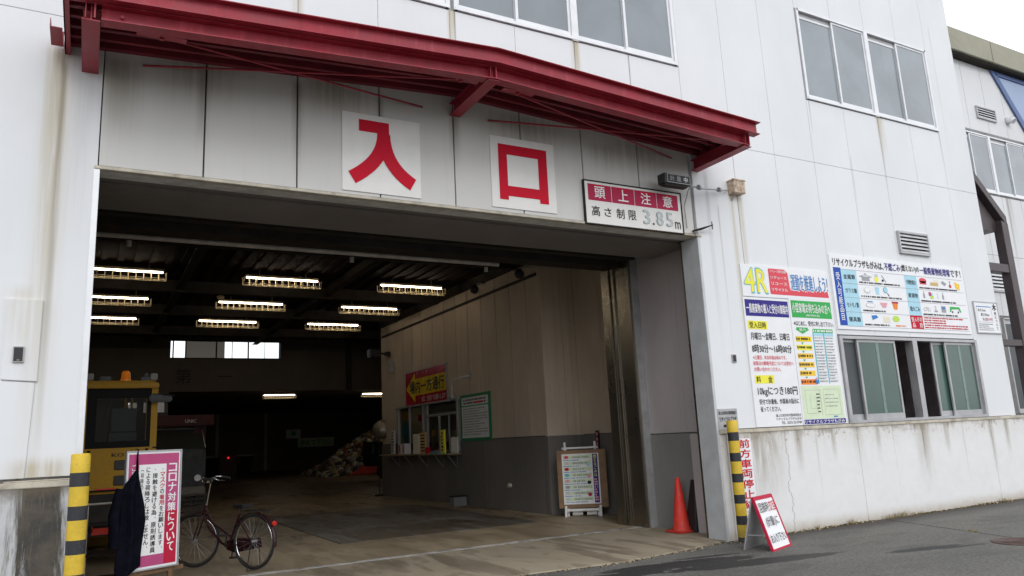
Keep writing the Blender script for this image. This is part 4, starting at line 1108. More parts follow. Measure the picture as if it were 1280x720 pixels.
# pictograms
P = lambda x, z: (X(x), Z(z))
S.rect(X(11.66), Z(3.96), X(11.87), Z(4.05), INK['grey'], 2, 'pictogram').disc(X(11.765), Z(4.05), 0.12, 0.022, INK['lightgrey'], 3).rect(X(11.745), Z(4.07), X(11.785), Z(4.095), INK['grey'], 3, 'pictogram').rect(X(11.60), Z(4.03), X(11.93), Z(4.04), INK['black'], 2, 'pictogram')
S.disc(X(12.06), Z(4.00), 0.055, 0.05, INK['yellow'], 2).poly([P(12.0, 4.05), P(12.12, 4.05), P(12.10, 4.10), P(12.03, 4.10)], INK['lightgrey'], 2, 'pictogram')
S.poly([P(12.20, 4.08), P(12.22, 4.09), P(12.33, 3.97), P(12.31, 3.96)], INK['grey'], 2, 'pictogram').disc(X(12.23), Z(3.99), 0.03, 0.022, INK['black'], 2)
S.disc(X(11.76), Z(3.79), 0.09, 0.055, INK['lightgrey'], 2).disc(X(11.76), Z(3.80), 0.075, 0.04, INK['white'], 3)
S.poly([P(12.0, 3.73), P(12.08, 3.73), P(12.10, 3.86), P(11.98, 3.86)], INK['sky'], 2, 'pictogram')
S.disc(X(12.26), Z(3.82), 0.06, 0.055, INK['teal'], 2).disc(X(12.26), Z(3.82), 0.045, 0.042, INK['sky'], 3).poly([P(12.29, 3.78), P(12.31, 3.77), P(12.36, 3.72), P(12.34, 3.71)], INK['black'], 3, 'pictogram')
S.disc(X(11.80), Z(3.53), 0.13, 0.04, INK['grey'], 2).disc(X(11.80), Z(3.53), 0.12, 0.034, INK['white'], 3).rect(X(11.72), Z(3.585), X(11.87), Z(3.60), INK['blue'], 3, 'pictogram')
S.poly([P(12.06, 3.59), P(12.27, 3.59), P(12.21, 3.50), P(12.12, 3.50)], INK['rosy'], 2, 'pictogram')
S.poly([P(12.40, 3.61), P(12.56, 3.61), P(12.53, 3.48), P(12.43, 3.48)], INK['orange'], 2, 'pictogram').rect(X(12.39), Z(3.59), X(12.57), Z(3.62), INK['wine'], 3, 'pictogram')
S.poly([P(11.78, 3.35), P(11.92, 3.36), P(11.96, 3.32), P(11.80, 3.27)], INK['blue'], 2, 'pictogram').rect(X(12.1), Z(3.24), X(12.28), Z(3.34), INK['cream'], 2, 'pictogram').disc(X(12.45), Z(3.31), 0.10, 0.055, INK['lime'], 2)
S.disc(X(13.40), Z(4.06), 0.11, 0.05, INK['coral'], 2).rect(X(13.30), Z(3.99), X(13.50), Z(4.05), INK['coral'], 2, 'pictogram')
S.rect(X(13.62), Z(3.98), X(13.86), Z(4.04), INK['tan'], 2, 'pictogram').rect(X(13.74), Z(4.04), X(13.88), Z(4.09), INK['cream'], 2, 'pictogram')
S.poly([P(13.95, 4.05), P(14.01, 4.09), P(14.13, 4.04), P(14.06, 3.99)], INK['grey'], 2, 'pictogram').rect(X(14.20), Z(3.97), X(14.27), Z(4.02), INK['red'], 2, 'pictogram').rect(X(14.22), Z(4.02), X(14.25), Z(4.10), INK['grey'], 2, 'pictogram')
S.poly([P(14.38, 4.09), P(14.55, 4.05), P(14.52, 3.93), P(14.40, 3.97)], INK['amber'], 2, 'pictogram')
for xx, ik in ((13.35, 'grey'), (13.93, 'grey')): S.rect(X(xx), Z(3.73), X(xx+0.05), Z(3.81), INK[ik], 2, 'pictogram').rect(X(xx+0.015), Z(3.81), X(xx+0.035), Z(3.86), INK[ik], 2, 'pictogram')
S.rect(X(13.52), Z(3.78), X(13.60), Z(3.85), INK['pink'], 2, 'pictogram').rect(X(13.56), Z(3.73), X(13.66), Z(3.79), INK['lime'], 2, 'pictogram').rect(X(13.60), Z(3.79), X(13.65), Z(3.84), INK['sky'], 2, 'pictogram').rect(X(13.78), Z(3.73), X(13.80), Z(3.85), INK['sky'], 2, 'pictogram')
for xx in (13.34, 13.46): S.disc(X(xx), Z(3.52), 0.045, 0.032, INK['grey'], 2).disc(X(xx), Z(3.52), 0.035, 0.024, INK['white'], 3)
S.poly([P(13.34, 3.52), P(13.38, 3.57), P(13.45, 3.56), P(13.46, 3.52), P(13.40, 3.53)], INK['lightgrey'], 4, 'pictogram')
S.rect(X(13.62), Z(3.48), X(13.72), Z(3.51), INK['grey'], 2, 'pictogram').rect(X(13.64), Z(3.51), X(13.69), Z(3.60), INK['lightgrey'], 2, 'pictogram').rect(X(13.84), Z(3.48), X(13.98), Z(3.60), INK['grey'], 2, 'pictogram').rect(X(13.87), Z(3.54), X(13.95), Z(3.58), INK['blue'], 3, 'pictogram')
S.poly([P(14.10, 3.50), P(14.14, 3.50), P(14.16, 3.55), P(14.38, 3.56), P(14.42, 3.50), P(14.46, 3.50), P(14.42, 3.60), P(14.12, 3.60)], INK['green'], 2, 'pictogram').disc(X(14.18), Z(3.50), 0.02, 0.02, INK['black'], 3).disc(X(14.36), Z(3.50), 0.02, 0.02, INK['black'], 3)
S.done()
# wood sign
t, S = wallsign('timber_notice_sign', 'small framed white notice with vertical 木材について lettering near the building corner', 14.92, 3.14, 15.70, 3.73, 0.02, 'board', M['alud'], 0.02)
S.text('木', 0.60, 0.44, 0.74, 0.57, INK['black'], 0.04); S.text('材について', 0.64, 0.05, 0.71, 0.42, INK['black'], 0.01, vert=True)
S.rect(0.06, 0.20, 0.56, 0.206, INK['grey'], 2); S.rect(0.06, 0.50, 0.56, 0.515, INK['blue'], 2); S.rect(0.06, 0.206, 0.066, 0.50, INK['grey'], 2); S.rect(0.554, 0.206, 0.56, 0.50, INK['grey'], 2)
S.text('太さ15cm', 0.10, 0.41, 0.36, 0.47, INK['black'], 0.01); S.text('長さ70cm', 0.18, 0.32, 0.46, 0.38, INK['black'], 0.01); S.text('以上', 0.22, 0.23, 0.34, 0.29, INK['black'], 0.01); S.text('受入不可', 0.34, 0.23, 0.54, 0.29, INK['red'], 0.01)
S.lines(0.05, 0.03, 0.54, 0.18, 4, INK['grey'], 2, 0.5)
S.done()
# vertical stop line sign and name plate
t = thing('stop_line_sign', 'narrow vertical white sign with red 前方車両停止線 characters on the plinth', 'sign', (8.31, -0.02, 0.38))
board(t, 0, 0, 0.27, 1.02, 0.01, M['board'])
S = Sign(t, -0.01)
for k, ch in enumerate('前方車両停止線'): S.text(ch, 0.02, 1.02-0.143*(k+1)+0.012, 0.235, 1.02-0.143*k-0.012, INK['red'], 0.03)
S.done()
t = thing('name_plate', 'small grey plate with black lettering behind the right striped bollard', 'sign', (8.0, 0, 1.54))
board(t, 0, 0, 0.39, 0.30, 0.012, M['alud'])
S = Sign(t, -0.012); S.text('最上広域市町村圏事務組合', 0.02, 0.215, 0.37, 0.265, INK['black'], 0.02); S.text('リサイクルプラザ', 0.03, 0.115, 0.36, 0.185, INK['black'], 0.025); S.lines(0.10, 0.03, 0.34, 0.075, 1, INK['black'], 3, 0.9); S.done()

# ------------------------------------------------------------------ bollards
def bollard(x, y, top, first, label):
    t = thing('striped_bollard', label, 'bollard', (x, y, 0), group='yellow and black striped bollards')
    r = 0.078
    z = top; k = 0
    while z > 0.01:
        h = 0.165 if k % 2 == 0 else 0.12
        z0 = max(0, z-h)
        m = MB().lathe([(r, z0), (r, z)] if k else [(r, z0), (r, z-0.012), (r-0.012, z)], 20)
        m.build('yellow_band' if k % 2 == 0 else 'black_band', M['yel'] if k % 2 == 0 else M['blk'], t)
        z = z0; k += 1
    return t
bollard(-0.02, -0.42, 1.615, 0, 'yellow and black striped bollard at the left door post')
bollard(8.055, -0.22, 1.665, 0, 'yellow and black striped bollard at the right door post')
# ------------------------------------------------------------------ A-frame board outside on the right
t = thing('a_frame_board', 'red framed white A-frame board standing on the asphalt by the right bollard', 'sign board', (7.98, -0.96, 0), rz=math.atan2(0.26, 0.68))
def tilted(y_top, zt, x0, x1, z0, z1, th, mb, off=0.0):
    """slab leaning from (y=0,z=0) to (y=y_top,z=zt); x across, coordinates along the slope"""
    L_ = math.hypot(y_top, zt); uy, uz = y_top/L_, zt/L_; ny, nz_ = -uz, uy
    P_ = []
    for s_ in (z0, z1):
        for (x, q) in ((x0, off), (x1, off), (x1, off+th), (x0, off+th)):
            P_.append((x, uy*s_-ny*-q*-1 if False else uy*s_+ny*(-q), uz*s_+nz_*(-q)))
    # order: bottom 4 then top 4
    return mb.hexa(P_)
LB = math.hypot(0.20, 0.66)
fb = MB(); tilted(0.20, 0.66, -0.30, 0.30, 0.0, LB, 0.018, fb); fb.build('front_board', M['board'], t)
fr = MB()
for (a0, b0, a1, b1) in ((-0.31, -0.005, -0.285, LB), (0.285, -0.005, 0.31, LB), (-0.285, LB-0.045, 0.285, LB+0.005), (-0.285, -0.005, 0.285, 0.022)):
    tilted(0.20, 0.66, a0, a1, b0, b1, 0.034, fr, -0.008)
fr.build('frame', INK['crimson'], t)
bb = MB().hexa([(-0.30, 0.38, 0), (0.30, 0.38, 0), (0.30, 0.40, 0), (-0.30, 0.40, 0), (-0.30, 0.21, 0.655), (0.30, 0.21, 0.655), (0.30, 0.23, 0.66), (-0.30, 0.23, 0.66)]); bb.build('rear_board', M['alud'], t)
MB().box(-0.27, 0.07, 0.18, -0.26, 0.33, 0.19).box(0.26, 0.07, 0.18, 0.27, 0.33, 0.19).parts('stay', M['alud'], t)
pr = bpy.data.objects.new('printed_face', None); COL.objects.link(pr); pr.parent = t; pr.rotation_euler = (-math.atan2(0.20, 0.66), 0, 0); pr.location = (0, -0.002, 0)
S = Sign(pr, -0.006)
S.text('混雑時', -0.265, 0.48, 0.05, 0.61, INK['black'], 0.0); S.text('交互', 0.07, 0.48, 0.27, 0.61, INK['red'], 0.012); S.text('(計量)に', -0.20, 0.28, 0.20, 0.42, INK['black'], 0.005); S.text('お入り下さい', -0.25, 0.09, 0.26, 0.20, INK['black'], 0.01)
S.done()

# ------------------------------------------------------------------ notice board stand by the alcove
t = thing('notice_stand', 'white pipe easel holding a brown notice board with a pale recyclables poster', 'easel', (8.66, 4.60, 0.012), rz=R(-37))
MB().box(-0.47, -0.05, 0.16, 0.50, -0.02, 1.27).build('board', M['ply'], t, bevel=0.004)
pv = M['white']
MB().tube([(-0.30, 0.0, 0.0), (-0.30, 0, 1.43)], 0.026).tube([(0.30, 0.0, 0.0), (0.30, 0, 1.43)], 0.026).parts('upright', pv, t)
MB().tube([(-0.36, 0, 1.31), (0.36, 0, 1.31)], 0.022).tube([(-0.34, -0.06, 0.12), (0.34, -0.06, 0.12)], 0.03).parts('crossbar', pv, t)
MB().tube([(-0.34, -0.12, 0.01), (-0.34, -0.06, 0.20)], 0.028).tube([(0.34, -0.12, 0.01), (0.34, -0.06, 0.20)], 0.028).tube([(-0.34, -0.15, 0.018), (-0.34, 0.22, 0.018)], 0.022).tube([(0.34, -0.15, 0.018), (0.34, 0.22, 0.018)], 0.022).parts('foot', pv, t)
MB().tube([(-0.22, 0.05, 0.06), (-0.02, 0.05, 0.06)], 0.055, 12).tube([(0.06, 0.05, 0.06), (0.26, 0.05, 0.06)], 0.055, 12).parts('weight', pv, t)
S = Sign(t, -0.052)
S.rect(-0.37, 0.23, 0.36, 1.20, INK['white'], 1, 'poster'); S.rect(0.235, 0.25, 0.335, 1.185, INK['navy'], 2)
S.text('燃えるごみは', 0.255, 0.75, 0.315, 1.17, INK['yellow'], 0.02, vert=True)
S.lines(0.25, 0.28, 0.32, 0.72, 9, INK['rosy'], 3, 0.7)
for k in range(8):
    zz = 1.10-k*0.115
    S.rect(-0.34, zz, 0.21, zz+0.07, INK['palegreen'], 2); S.lines(-0.16, zz+0.01, 0.19, zz+0.055, 1, INK['grey'], 3, 0.7); S.lines(-0.34, zz-0.035, 0.10, zz-0.01, 1, INK['blue'], 3, 0.7)
    S.disc(-0.28, zz+0.035, 0.045, 0.03, INK[['coral', 'lightgrey', 'red', 'teal', 'rosy', 'grey', 'lightgrey', 'lightgrey'][k]], 3)
    if k in (1, 3, 4, 6): S.disc(0.15, zz, 0.04, 0.035, INK[['black', 'sky', 'x', 'rosy', 'black', 'x', 'wine'][k]], 4)
S.rect(-0.01, 0.23, -0.004, 1.20, INK['lightgrey'], 4)
S.done()
# dark red strip sign behind the stand
vs = thing('strip_sign', 'narrow dark red strip sign behind the notice easel', 'sign', (9.175, 4.75, 1.10), rz=-PI/2)
board(vs, 0, 0, 0.13, 0.55, 0.01, M['truckred']); S = Sign(vs, -0.01)
S.lines(0.035, 0.03, 0.095, 0.53, 5, INK['rosy'], 2, 0.7, cw=0.09); S.done()

# ------------------------------------------------------------------ traffic cone
t = thing('traffic_cone', 'bright red traffic cone standing in the side bay', 'traffic cone', (8.20, 1.22, 0.016))
b = MB().box(-0.19, -0.19, 0, 0.19, 0.19, 0.03); b.build('base', M['cone'], t, bevel=0.012)
MB().lathe([(0.150, 0.03), (0.145, 0.07), (0.125, 0.09), (0.085, 0.42), (0.036, 0.80), (0.026, 0.82)], 24).build('cone_body', M['cone'], t)
t = tag(MB().hexa([(8.26, 0.99, 0.015), (8.33, 0.97, 0.015), (8.33, 1.20, 0.015), (8.26, 1.22, 0.015), (8.34, 0.99, 0.80), (8.365, 0.97, 0.80), (8.365, 1.06, 0.80), (8.34, 1.08, 0.80)]).build('leaning_board', M['black'], None, bevel=0.004), 'black board leaning on the side wall right of the traffic cone', 'board')

# ------------------------------------------------------------------ COVID notice and jacket
PX, PY = 0.405, 1.05
PRZ = math.atan2(0.28, 0.56)
t = thing('covid_notice_board', 'pink bordered white notice board with black vertical text and コロナ対策について heading', 'sign board', (PX, PY, 0.016), rz=PRZ)
Wd = 0.625
MB().box(0, -0.02, 0.36, Wd, 0, 1.60).build('board', M['board'], t, bevel=0.004)
MB().box(-0.012, -0.03, 0.348, 0, 0.006, 1.612).box(Wd, -0.03, 0.348, Wd+0.012, 0.006, 1.612).box(0, -0.03, 1.60, Wd, 0.006, 1.612).box(0, -0.03, 0.348, Wd, 0.006, 0.36).build('frame', M['alud'], t)
MB().box(0.10, 0.005, 0.30, 0.72, 0.05, 0.345).box(0.04, 0.0, 0.0, 0.09, 0.04, 1.45).box(0.54, 0.0, 0.0, 0.59, 0.04, 1.45).box(0.06, 0.35, 0.0, 0.09, 0.38, 0.06).box(0.04, 0.0, 0.0, 0.09, 0.38, 0.035).box(0.54, 0.0, 0.0, 0.59, 0.38, 0.035).build('wooden_stand', M['wood'], t)
S = Sign(t, -0.02)
S.rect(0.02, 0.385, 0.46, 1.575, INK['pink'], 1); S.rect(0.46, 0.385, 0.605, 0.95, INK['crimson'], 1); S.rect(0.46, 0.95, 0.605, 1.575, INK['pink'], 1)
S.rect(0.135, 0.50, 0.455, 1.46, INK['white'], 2)
def vtext(s_, xc, wd, ztop, zbot, ink, bold=0.015, col=None):
    n = len(s_); h = (ztop-zbot)/n
    for i, ch in enumerate(s_):
        c = ink if not col or i not in col else INK['crimson']
        zt = ztop-i*h; k = h*0.86
        if ch in '・、。': S.disc(xc+(0 if ch == '・' else wd*0.3), zt-k/2+(0 if ch == '・' else k*0.2), wd*0.1, wd*0.1, c, 3, 6, 'lettering')
        elif ch in '(（': S.poly([(xc-wd*0.4, zt-k*0.8), (xc-wd*0.4, zt-k*0.65), (xc, zt-k*0.5), (xc+wd*0.4, zt-k*0.65), (xc+wd*0.4, zt-k*0.8), (xc, zt-k*0.62)], c, 3, 'lettering')
        else:
            f = 0.75 if ch in 'にのりしをるへつてよすま' else 1.0
            S.text(ch, xc-wd/2*f, zt-k, xc+wd/2*f, zt, c, bold)
vtext('コロナ対策について', 0.532, 0.094, 1.46, 0.50, INK['white'], 0.035)
vtext('・マスクの着用をお願いします。', 0.412, 0.058, 1.43, 0.52, INK['black'], 0.028, col=(1, 2, 3, 5, 6))
vtext('・接触を避ける為、原則誘導員', 0.325, 0.058, 1.43, 0.51, INK['black'], 0.026)
vtext('による荷降ろしは致しません。', 0.243, 0.056, 1.43, 0.54, INK['black'], 0.026)
vtext('(荷降ろしの際は', 0.175, 0.036, 1.43, 0.95, INK['black'], 0.01)
vtext('ご理解', 0.080, 0.05, 1.47, 1.22, INK['white'], 0.02)
S.done()
# cloth jacket hanging over the board's left edge
jk = thing('hanging_jacket', 'dark navy jacket hung over the left edge of the pink notice board', 'jacket', (PX, PY, 0.016), rz=PRZ)
J = MB()
prof = [(1.57, 0.10, 0.115), (1.40, 0.095, 0.125), (1.30, 0.02, 0.14), (1.24, -0.03, 0.155), (1.0, -0.06, 0.215), (0.85, -0.07, 0.23), (0.60, -0.08, 0.20), (0.40, -0.09, 0.185), (0.30, -0.08, 0.02)]
n = 30
rows_ = []
prof = [prof[0]]+[tuple(prof[i][k]+(prof[i+1][k]-prof[i][k])*q_ for k in range(3)) for i in range(len(prof)-1) for q_ in (0.5, 1.0)]
for z, xa_, xb_ in prof:
    row = []
    for k in range(n+1):
        q = k/n; x = xa_+(xb_-xa_)*q
        row.append((x+0.010*math.sin(z*9+q*5), -0.035-0.045*math.sin(PI*q)*(1 if z < 1.35 else 0.2)-0.020*math.sin(q*15+z*2.0)*(1 if z < 1.3 else 0.3), z+0.018*math.sin(q*9)))
    for k in range(n, -1, -1):
        q = k/n; x = xa_+(xb_-xa_)*q
        row.append((x, -0.030+0.0*q, z+0.01))
    rows_.append(row)
for i in range(len(rows_)-1):
    for k in range(len(rows_[0])):
        k2 = (k+1) % len(rows_[0])
        J.face([rows_[i][k], rows_[i][k2], rows_[i+1][k2], rows_[i+1][k]][::-1], 0, True)
J.build('body', M['cloth'], jk)
MB().tube([(0.11, -0.03, 1.32), (0.112, -0.028, 1.63), (0.112, 0.02, 1.63)], 0.007, 6).build('strap', M['cloth'], jk)
MB().tube([(-0.06, -0.02, 1.22), (-0.12, -0.03, 0.95), (-0.11, -0.04, 0.62)], [0.045, 0.055, 0.05], 10).build('sleeve', M['cloth'], jk)
# trolley / stool left of the board
t = thing('hand_trolley', 'dark metal hand trolley with an orange tray behind the left bollard', 'trolley', (0.20, 1.75, 0.016))
tb = MB()
for x in (-0.13, 0.2):
    tb.tube([(x, -0.15, 0.05), (x, -0.15, 1.0), (x, -0.05, 1.05)], 0.014, 6); tb.tube([(x, 0.25, 0.05), (x, 0.25, 0.72)], 0.014, 6)
tb.tube([(-0.13, -0.05, 1.05), (0.2, -0.05, 1.05)], 0.014, 6)
tb.build('frame', M['pipe'], t)
for z in (0.22, 0.50): MB().box(-0.15, -0.17, z, 0.22, 0.27, z+0.02).build('shelf', M['beam'], t)
MB().box(-0.08, -0.12, 0.72, 0.2, 0.2, 0.75).box(-0.08, -0.12, 0.75, -0.07, 0.2, 0.79).box(-0.08, -0.12, 0.75, 0.2, -0.11, 0.79).build('tray', M['cone'], t)
for (x, y) in ((-0.13, -0.15), (0.2, -0.15), (-0.13, 0.25), (0.2, 0.25)): MB().tube([(x-0.015, y, 0.03), (x+0.015, y, 0.03)], 0.03, 10).build('caster', M['rubber'], t)

# ------------------------------------------------------------------ bicycle
bw = Vector((2.05, 2.66, 0.0)); fwp = Vector((1.42, 3.56, 0.0))
ang = math.atan2(fwp.y-bw.y, fwp.x-bw.x); WB = (fwp-bw).length
t = thing('bicycle', 'old maroon city bicycle with front basket parked on the hall floor', 'bicycle', (bw.x, bw.y, 0.024), rz=ang)
RR = 0.345
def wheel(name, cx, steer):
    o = bpy.data.objects.new('wheel', None)
    tyre = MB().tube([(RR*math.cos(a_)*1.0, 0, RR*math.sin(a_)) for a_ in [2*PI*k/36 for k in range(36)]], 0.018, 8, closed=True)
    w0 = tyre.build('wheel', M['rubber'], t, (cx, 0, RR+0.018)); w0.rotation_euler = (0, 0, steer)
    MB().tube([((RR-0.026)*math.cos(a_), 0, (RR-0.026)*math.sin(a_)) for a_ in [2*PI*k/36 for k in range(36)]], 0.011, 6, closed=True).build('rim', M['chrome'], w0)
    sp = MB()
    for k in range(20):
        a_ = 2*PI*k/20; b_ = a_+(0.5 if k % 2 else -0.5)
        sp.tube([(0.02*math.cos(b_), 0.025*(1 if k % 4 < 2 else -1), 0.02*math.sin(b_)), ((RR-0.03)*math.cos(a_), 0, (RR-0.03)*math.sin(a_))], 0.0017, 4)
    sp.tube([(0, -0.05, 0), (0, 0.05, 0)], 0.018, 8)
    sp.build('spokes', M['alud'], w0)
    bpy.data.objects.remove(o)
    return w0
HZ = RR+0.018
wheel('rear', 0, 0); fs = 0.35
wheel('front', WB, fs)
st_dir = Vector((math.cos(fs), math.sin(fs), 0))
head = Vector((WB-0.20, 0, 0.82)); crown = Vector((WB-0.15, 0, 0.70)); bbk = Vector((0.46, 0, 0.29)); seatc = Vector((0.26, 0, 0.72)); ra = Vector((0, 0, HZ)); fa = Vector((WB, 0, HZ))
f = MB()
f.tube([crown, (WB-0.28, 0, 0.52), (0.58, 0, 0.33), bbk], 0.017, 8); f.tube([head-Vector((0.0, 0, 0.03)), (WB-0.32, 0, 0.60), (0.42, 0, 0.42)], 0.014, 8)
f.tube([seatc, bbk], 0.016, 8); f.tube([head+Vector((0.0, 0, 0.02)), crown], 0.02, 8)
for s_ in (-1, 1):
    f.tube([bbk+Vector((0, s_*0.03, 0)), ra+Vector((0, s_*0.055, 0))], 0.009, 6); f.tube([seatc+Vector((0.01, s_*0.02, -0.06)), ra+Vector((0, s_*0.055, 0))], 0.008, 6)
f.build('frame', M['bikered'], t)
fk = MB()
side = Vector((-st_dir.y, st_dir.x, 0))
for s_ in (-1, 1): fk.tube([crown+side*0.0, crown+side*s_*0.05+st_dir*0.015-Vector((0, 0, 0.03)), fa+side*s_*0.05-st_dir*0.03+Vector((0, 0, 0.10)), fa+side*s_*0.05], 0.010, 6)
fk.build('fork', M['bikered'], t)
MB().tube([head, head+Vector((-0.07, 0, 0.30))], 0.012, 8).tube([head+Vector((-0.07, 0, 0.30))+side*0.0, head+Vector((-0.05, 0, 0.38))+side*0.10, head+Vector((-0.05, 0, 0.40))+side*0.20, head+Vector((-0.14, 0, 0.39))+side*0.25, head+Vector((-0.24, 0, 0.37))+side*0.27], 0.011, 8).tube([head+Vector((-0.07, 0, 0.30)), head+Vector((-0.05, 0, 0.38))-side*0.10, head+Vector((-0.05, 0, 0.40))-side*0.20, head+Vector((-0.14, 0, 0.39))-side*0.25, head+Vector((-0.24, 0, 0.37))-side*0.27], 0.011, 8).build('handlebar', M['chrome'], t)
for s_ in (-1, 1): MB().tube([head+Vector((-0.16, 0, 0.385))+side*s_*0.262, head+Vector((-0.27, 0, 0.365))+side*s_*0.272], 0.017, 8).build('grip', M['black'], t)
for s_ in (-1, 1): MB().tube([head+Vector((-0.02, 0, 0.37))+side*s_*0.17, head+Vector((-0.08, 0, 0.34))+side*s_*0.22, head+Vector((-0.18, 0, 0.335))+side*s_*0.25], 0.006, 5).build('brake_lever', M['chrome'], t)
MB().hexa([(0.13, -0.09, 0.79), (0.36, -0.03, 0.80), (0.36, 0.03, 0.80), (0.13, 0.09, 0.79), (0.12, -0.10, 0.845), (0.38, -0.02, 0.835), (0.38, 0.02, 0.835), (0.12, 0.10, 0.845)]).tube([(0.25, 0, 0.70), (0.24, 0, 0.80)], 0.012).build('saddle', M['black'], t, bevel=0.015)
# fenders
def fender(cx, a0, a1, m):
    fm = MB(); pts = [a0+(a1-a0)*k/18 for k in range(19)]
    for k in range(18):
        p = []
        for a_ in (pts[k], pts[k+1]):
            for s_, rr in ((-0.028, RR+0.028), (0, RR+0.038), (0.028, RR+0.028)): p.append((rr*math.cos(a_), s_, rr*math.sin(a_)))
        fm.face([p[0], p[1], p[4], p[3]], 0, True); fm.face([p[1], p[2], p[5], p[4]], 0, True)
    return fm.build('fender', m, t, (cx, 0, HZ))
fender(0, R(15), R(190), M['bikered']); ff = fender(WB, R(-10), R(120), M['bikered']); ff.rotation_euler = (0, 0, fs)
rk = MB()
for s_ in (-1, 1): rk.tube([(0.20, s_*0.05, 0.76), (-0.28, s_*0.05, 0.76)], 0.005, 5); rk.tube([(-0.2, s_*0.05, 0.76), (0.0, s_*0.065, HZ)], 0.005, 5)
rk.tube([(-0.28, -0.05, 0.76), (-0.28, 0.05, 0.76)], 0.005, 5); rk.tube([(0, -0.05, 0.76), (0, 0.05, 0.76)], 0.005, 5)
rk.build('rear_rack', M['black'], t)
MB().tube([(-0.34, 0, 0.60), (-0.37, 0, 0.585)], 0.032, 10).build('reflector', M['cone'], t)
MB().tube([(-0.02, -0.07, HZ), (0.0, -0.12, 0.0), (0.0, 0.12, 0.0), (-0.02, 0.07, HZ)], 0.007, 6).build('kickstand', M['black'], t)
MB().prism([(-0.08, 0.28), (0.40, 0.20), (0.56, 0.24), (0.56, 0.35), (0.40, 0.39), (-0.06, 0.40)], -0.075, -0.055).build('chain_guard', M['bikered'], t, bevel=0.006)
MB().tube([(0.46, -0.09, 0.29), (0.50, -0.10, 0.13)], 0.009).box(0.46, -0.18, 0.115, 0.55, -0.10, 0.135).tube([(0.46, 0.06, 0.29), (0.42, 0.07, 0.45)], 0.009).box(0.37, 0.08, 0.44, 0.46, 0.16, 0.46).parts('crank', M['black'], t)
# basket
bs = MB(); bc = Vector((WB+0.06, 0.05, 0)); 
def bk_ring(z, hx, hy): return [(bc.x-hx, bc.y-hy, z), (bc.x+hx, bc.y-hy, z), (bc.x+hx, bc.y+hy, z), (bc.x-hx, bc.y+hy, z)]
for z, s_ in ((0.98, 1.0), (0.92, 0.95), (0.86, 0.90), (0.80, 0.85), (0.75, 0.8)): bs.tube(bk_ring(z, 0.15*s_, 0.19*s_), 0.005 if z < 0.97 else 0.008, 5, closed=True)
for k in range(9):
    q = -1+k*0.25
    for s_ in (-1, 1):
        bs.tube([(bc.x+0.15*q, bc.y+s_*0.19, 0.98), (bc.x+0.12*q, bc.y+s_*0.152, 0.75)], 0.0035, 4); bs.tube([(bc.x+s_*0.15, bc.y+0.19*q, 0.98), (bc.x+s_*0.12, bc.y+0.152*q, 0.75)], 0.0035, 4)
    bs.tube([(bc.x+0.12*q, bc.y-0.152, 0.75), (bc.x+0.12*q, bc.y+0.152, 0.75)], 0.0035, 4)
bs.build('basket', M['beam'], t)

# ------------------------------------------------------------------ wheel loader inside on the left
t = thing('wheel_loader', 'yellow wheel loader seen from behind in the dim left of the hall', 'loader', (0.42, 4.5, 0.012))
ly = M['loader']
body = MB().prism([(-0.62, 1.05), (0.58, 1.05), (0.56, 1.62), (0.50, 1.70), (-0.55, 1.70), (-0.62, 1.62)], 0.0, 1.6); body.build('engine_cover', ly, t, bevel=0.03)
MB().box(-0.55, -0.10, 0.62, 0.52, 0.25, 1.045).build('counterweight', M['beam'], t, bevel=0.05)
for (x0, x1, z0, z1) in ((-0.02, 0.38, 1.38, 1.52), (-0.02, 0.38, 1.16, 1.30)): MB().box(x0, -0.012, z0, x1, 0.002, z1).parts('grille', M['black'], t, bevel=0.01)
S = Sign(t, -0.002); S.text('KO', -0.06, 1.575, 0.10, 1.625, INK['black'], 0.03); S.done()
cabz0, cabz1 = 1.70, 2.58
for x in (-0.46, 0.49): MB().box(x-0.045, 0.10, cabz0, x+0.045, 0.20, cabz1).box(x-0.04, 1.25, cabz0, x+0.04, 1.33, cabz1).parts('cab_post', ly, t)
MB().box(-0.415, 0.11, 1.70, 0.445, 0.17, 1.80).box(-0.415, 0.11, 2.44, 0.445, 0.17, 2.58).box(-0.415, 0.11, 1.8, -0.29, 0.17, 2.44).box(0.39, 0.11, 1.80, 0.445, 0.17, 2.44).build('window_surround', M['matte'], t)
MB().face([(-0.29, 0.13, 1.80), (0.39, 0.13, 1.80), (0.39, 0.13, 2.44), (-0.29, 0.13, 2.44)]).build('rear_window', M['cabglass'], t)
MB().face([(-0.41, 1.28, 1.80), (0.45, 1.28, 1.80), (0.45, 1.28, 2.5), (-0.41, 1.28, 2.5)]).build('windscreen', M['cabglass'], t)
MB().tube([(-0.10, 0.12, 2.42), (-0.22, 0.12, 2.0)], 0.008, 5).build('wiper', M['black'], t)
MB().box(-0.52, 0.02, 2.58, 0.54, 1.38, 2.66).box(-0.50, 0.0, 2.66, 0.50, 1.3, 2.69).build('roof', ly, t, bevel=0.015)
MB().tube([(0.56, 0.02, 1.62), (0.60, -0.02, 1.5), (0.60, -0.02, 1.15), (0.55, 0.05, 1.02)], 0.018, 8).build('handrail', M['matte'], t)
MB().tube([(-0.5, -0.03, 1.10), (0.48, -0.03, 1.10)], 0.012, 6).build('hose', M['matte'], t)
for x in (-0.36, 0.40): MB().tube([(x, 0.0, 1.66), (x, -0.012, 1.66)], 0.022, 10).build('bolt', M['matte'], t)
MB().box(0.40, -0.03, 1.20, 0.52, 0.0, 1.32).build('tail_lamp', M['truckred'], t, bevel=0.008)
MB().box(-0.25, -0.014, 1.10, 0.0, 0.0, 1.13).build('reflective_strip', M['cone'], t)
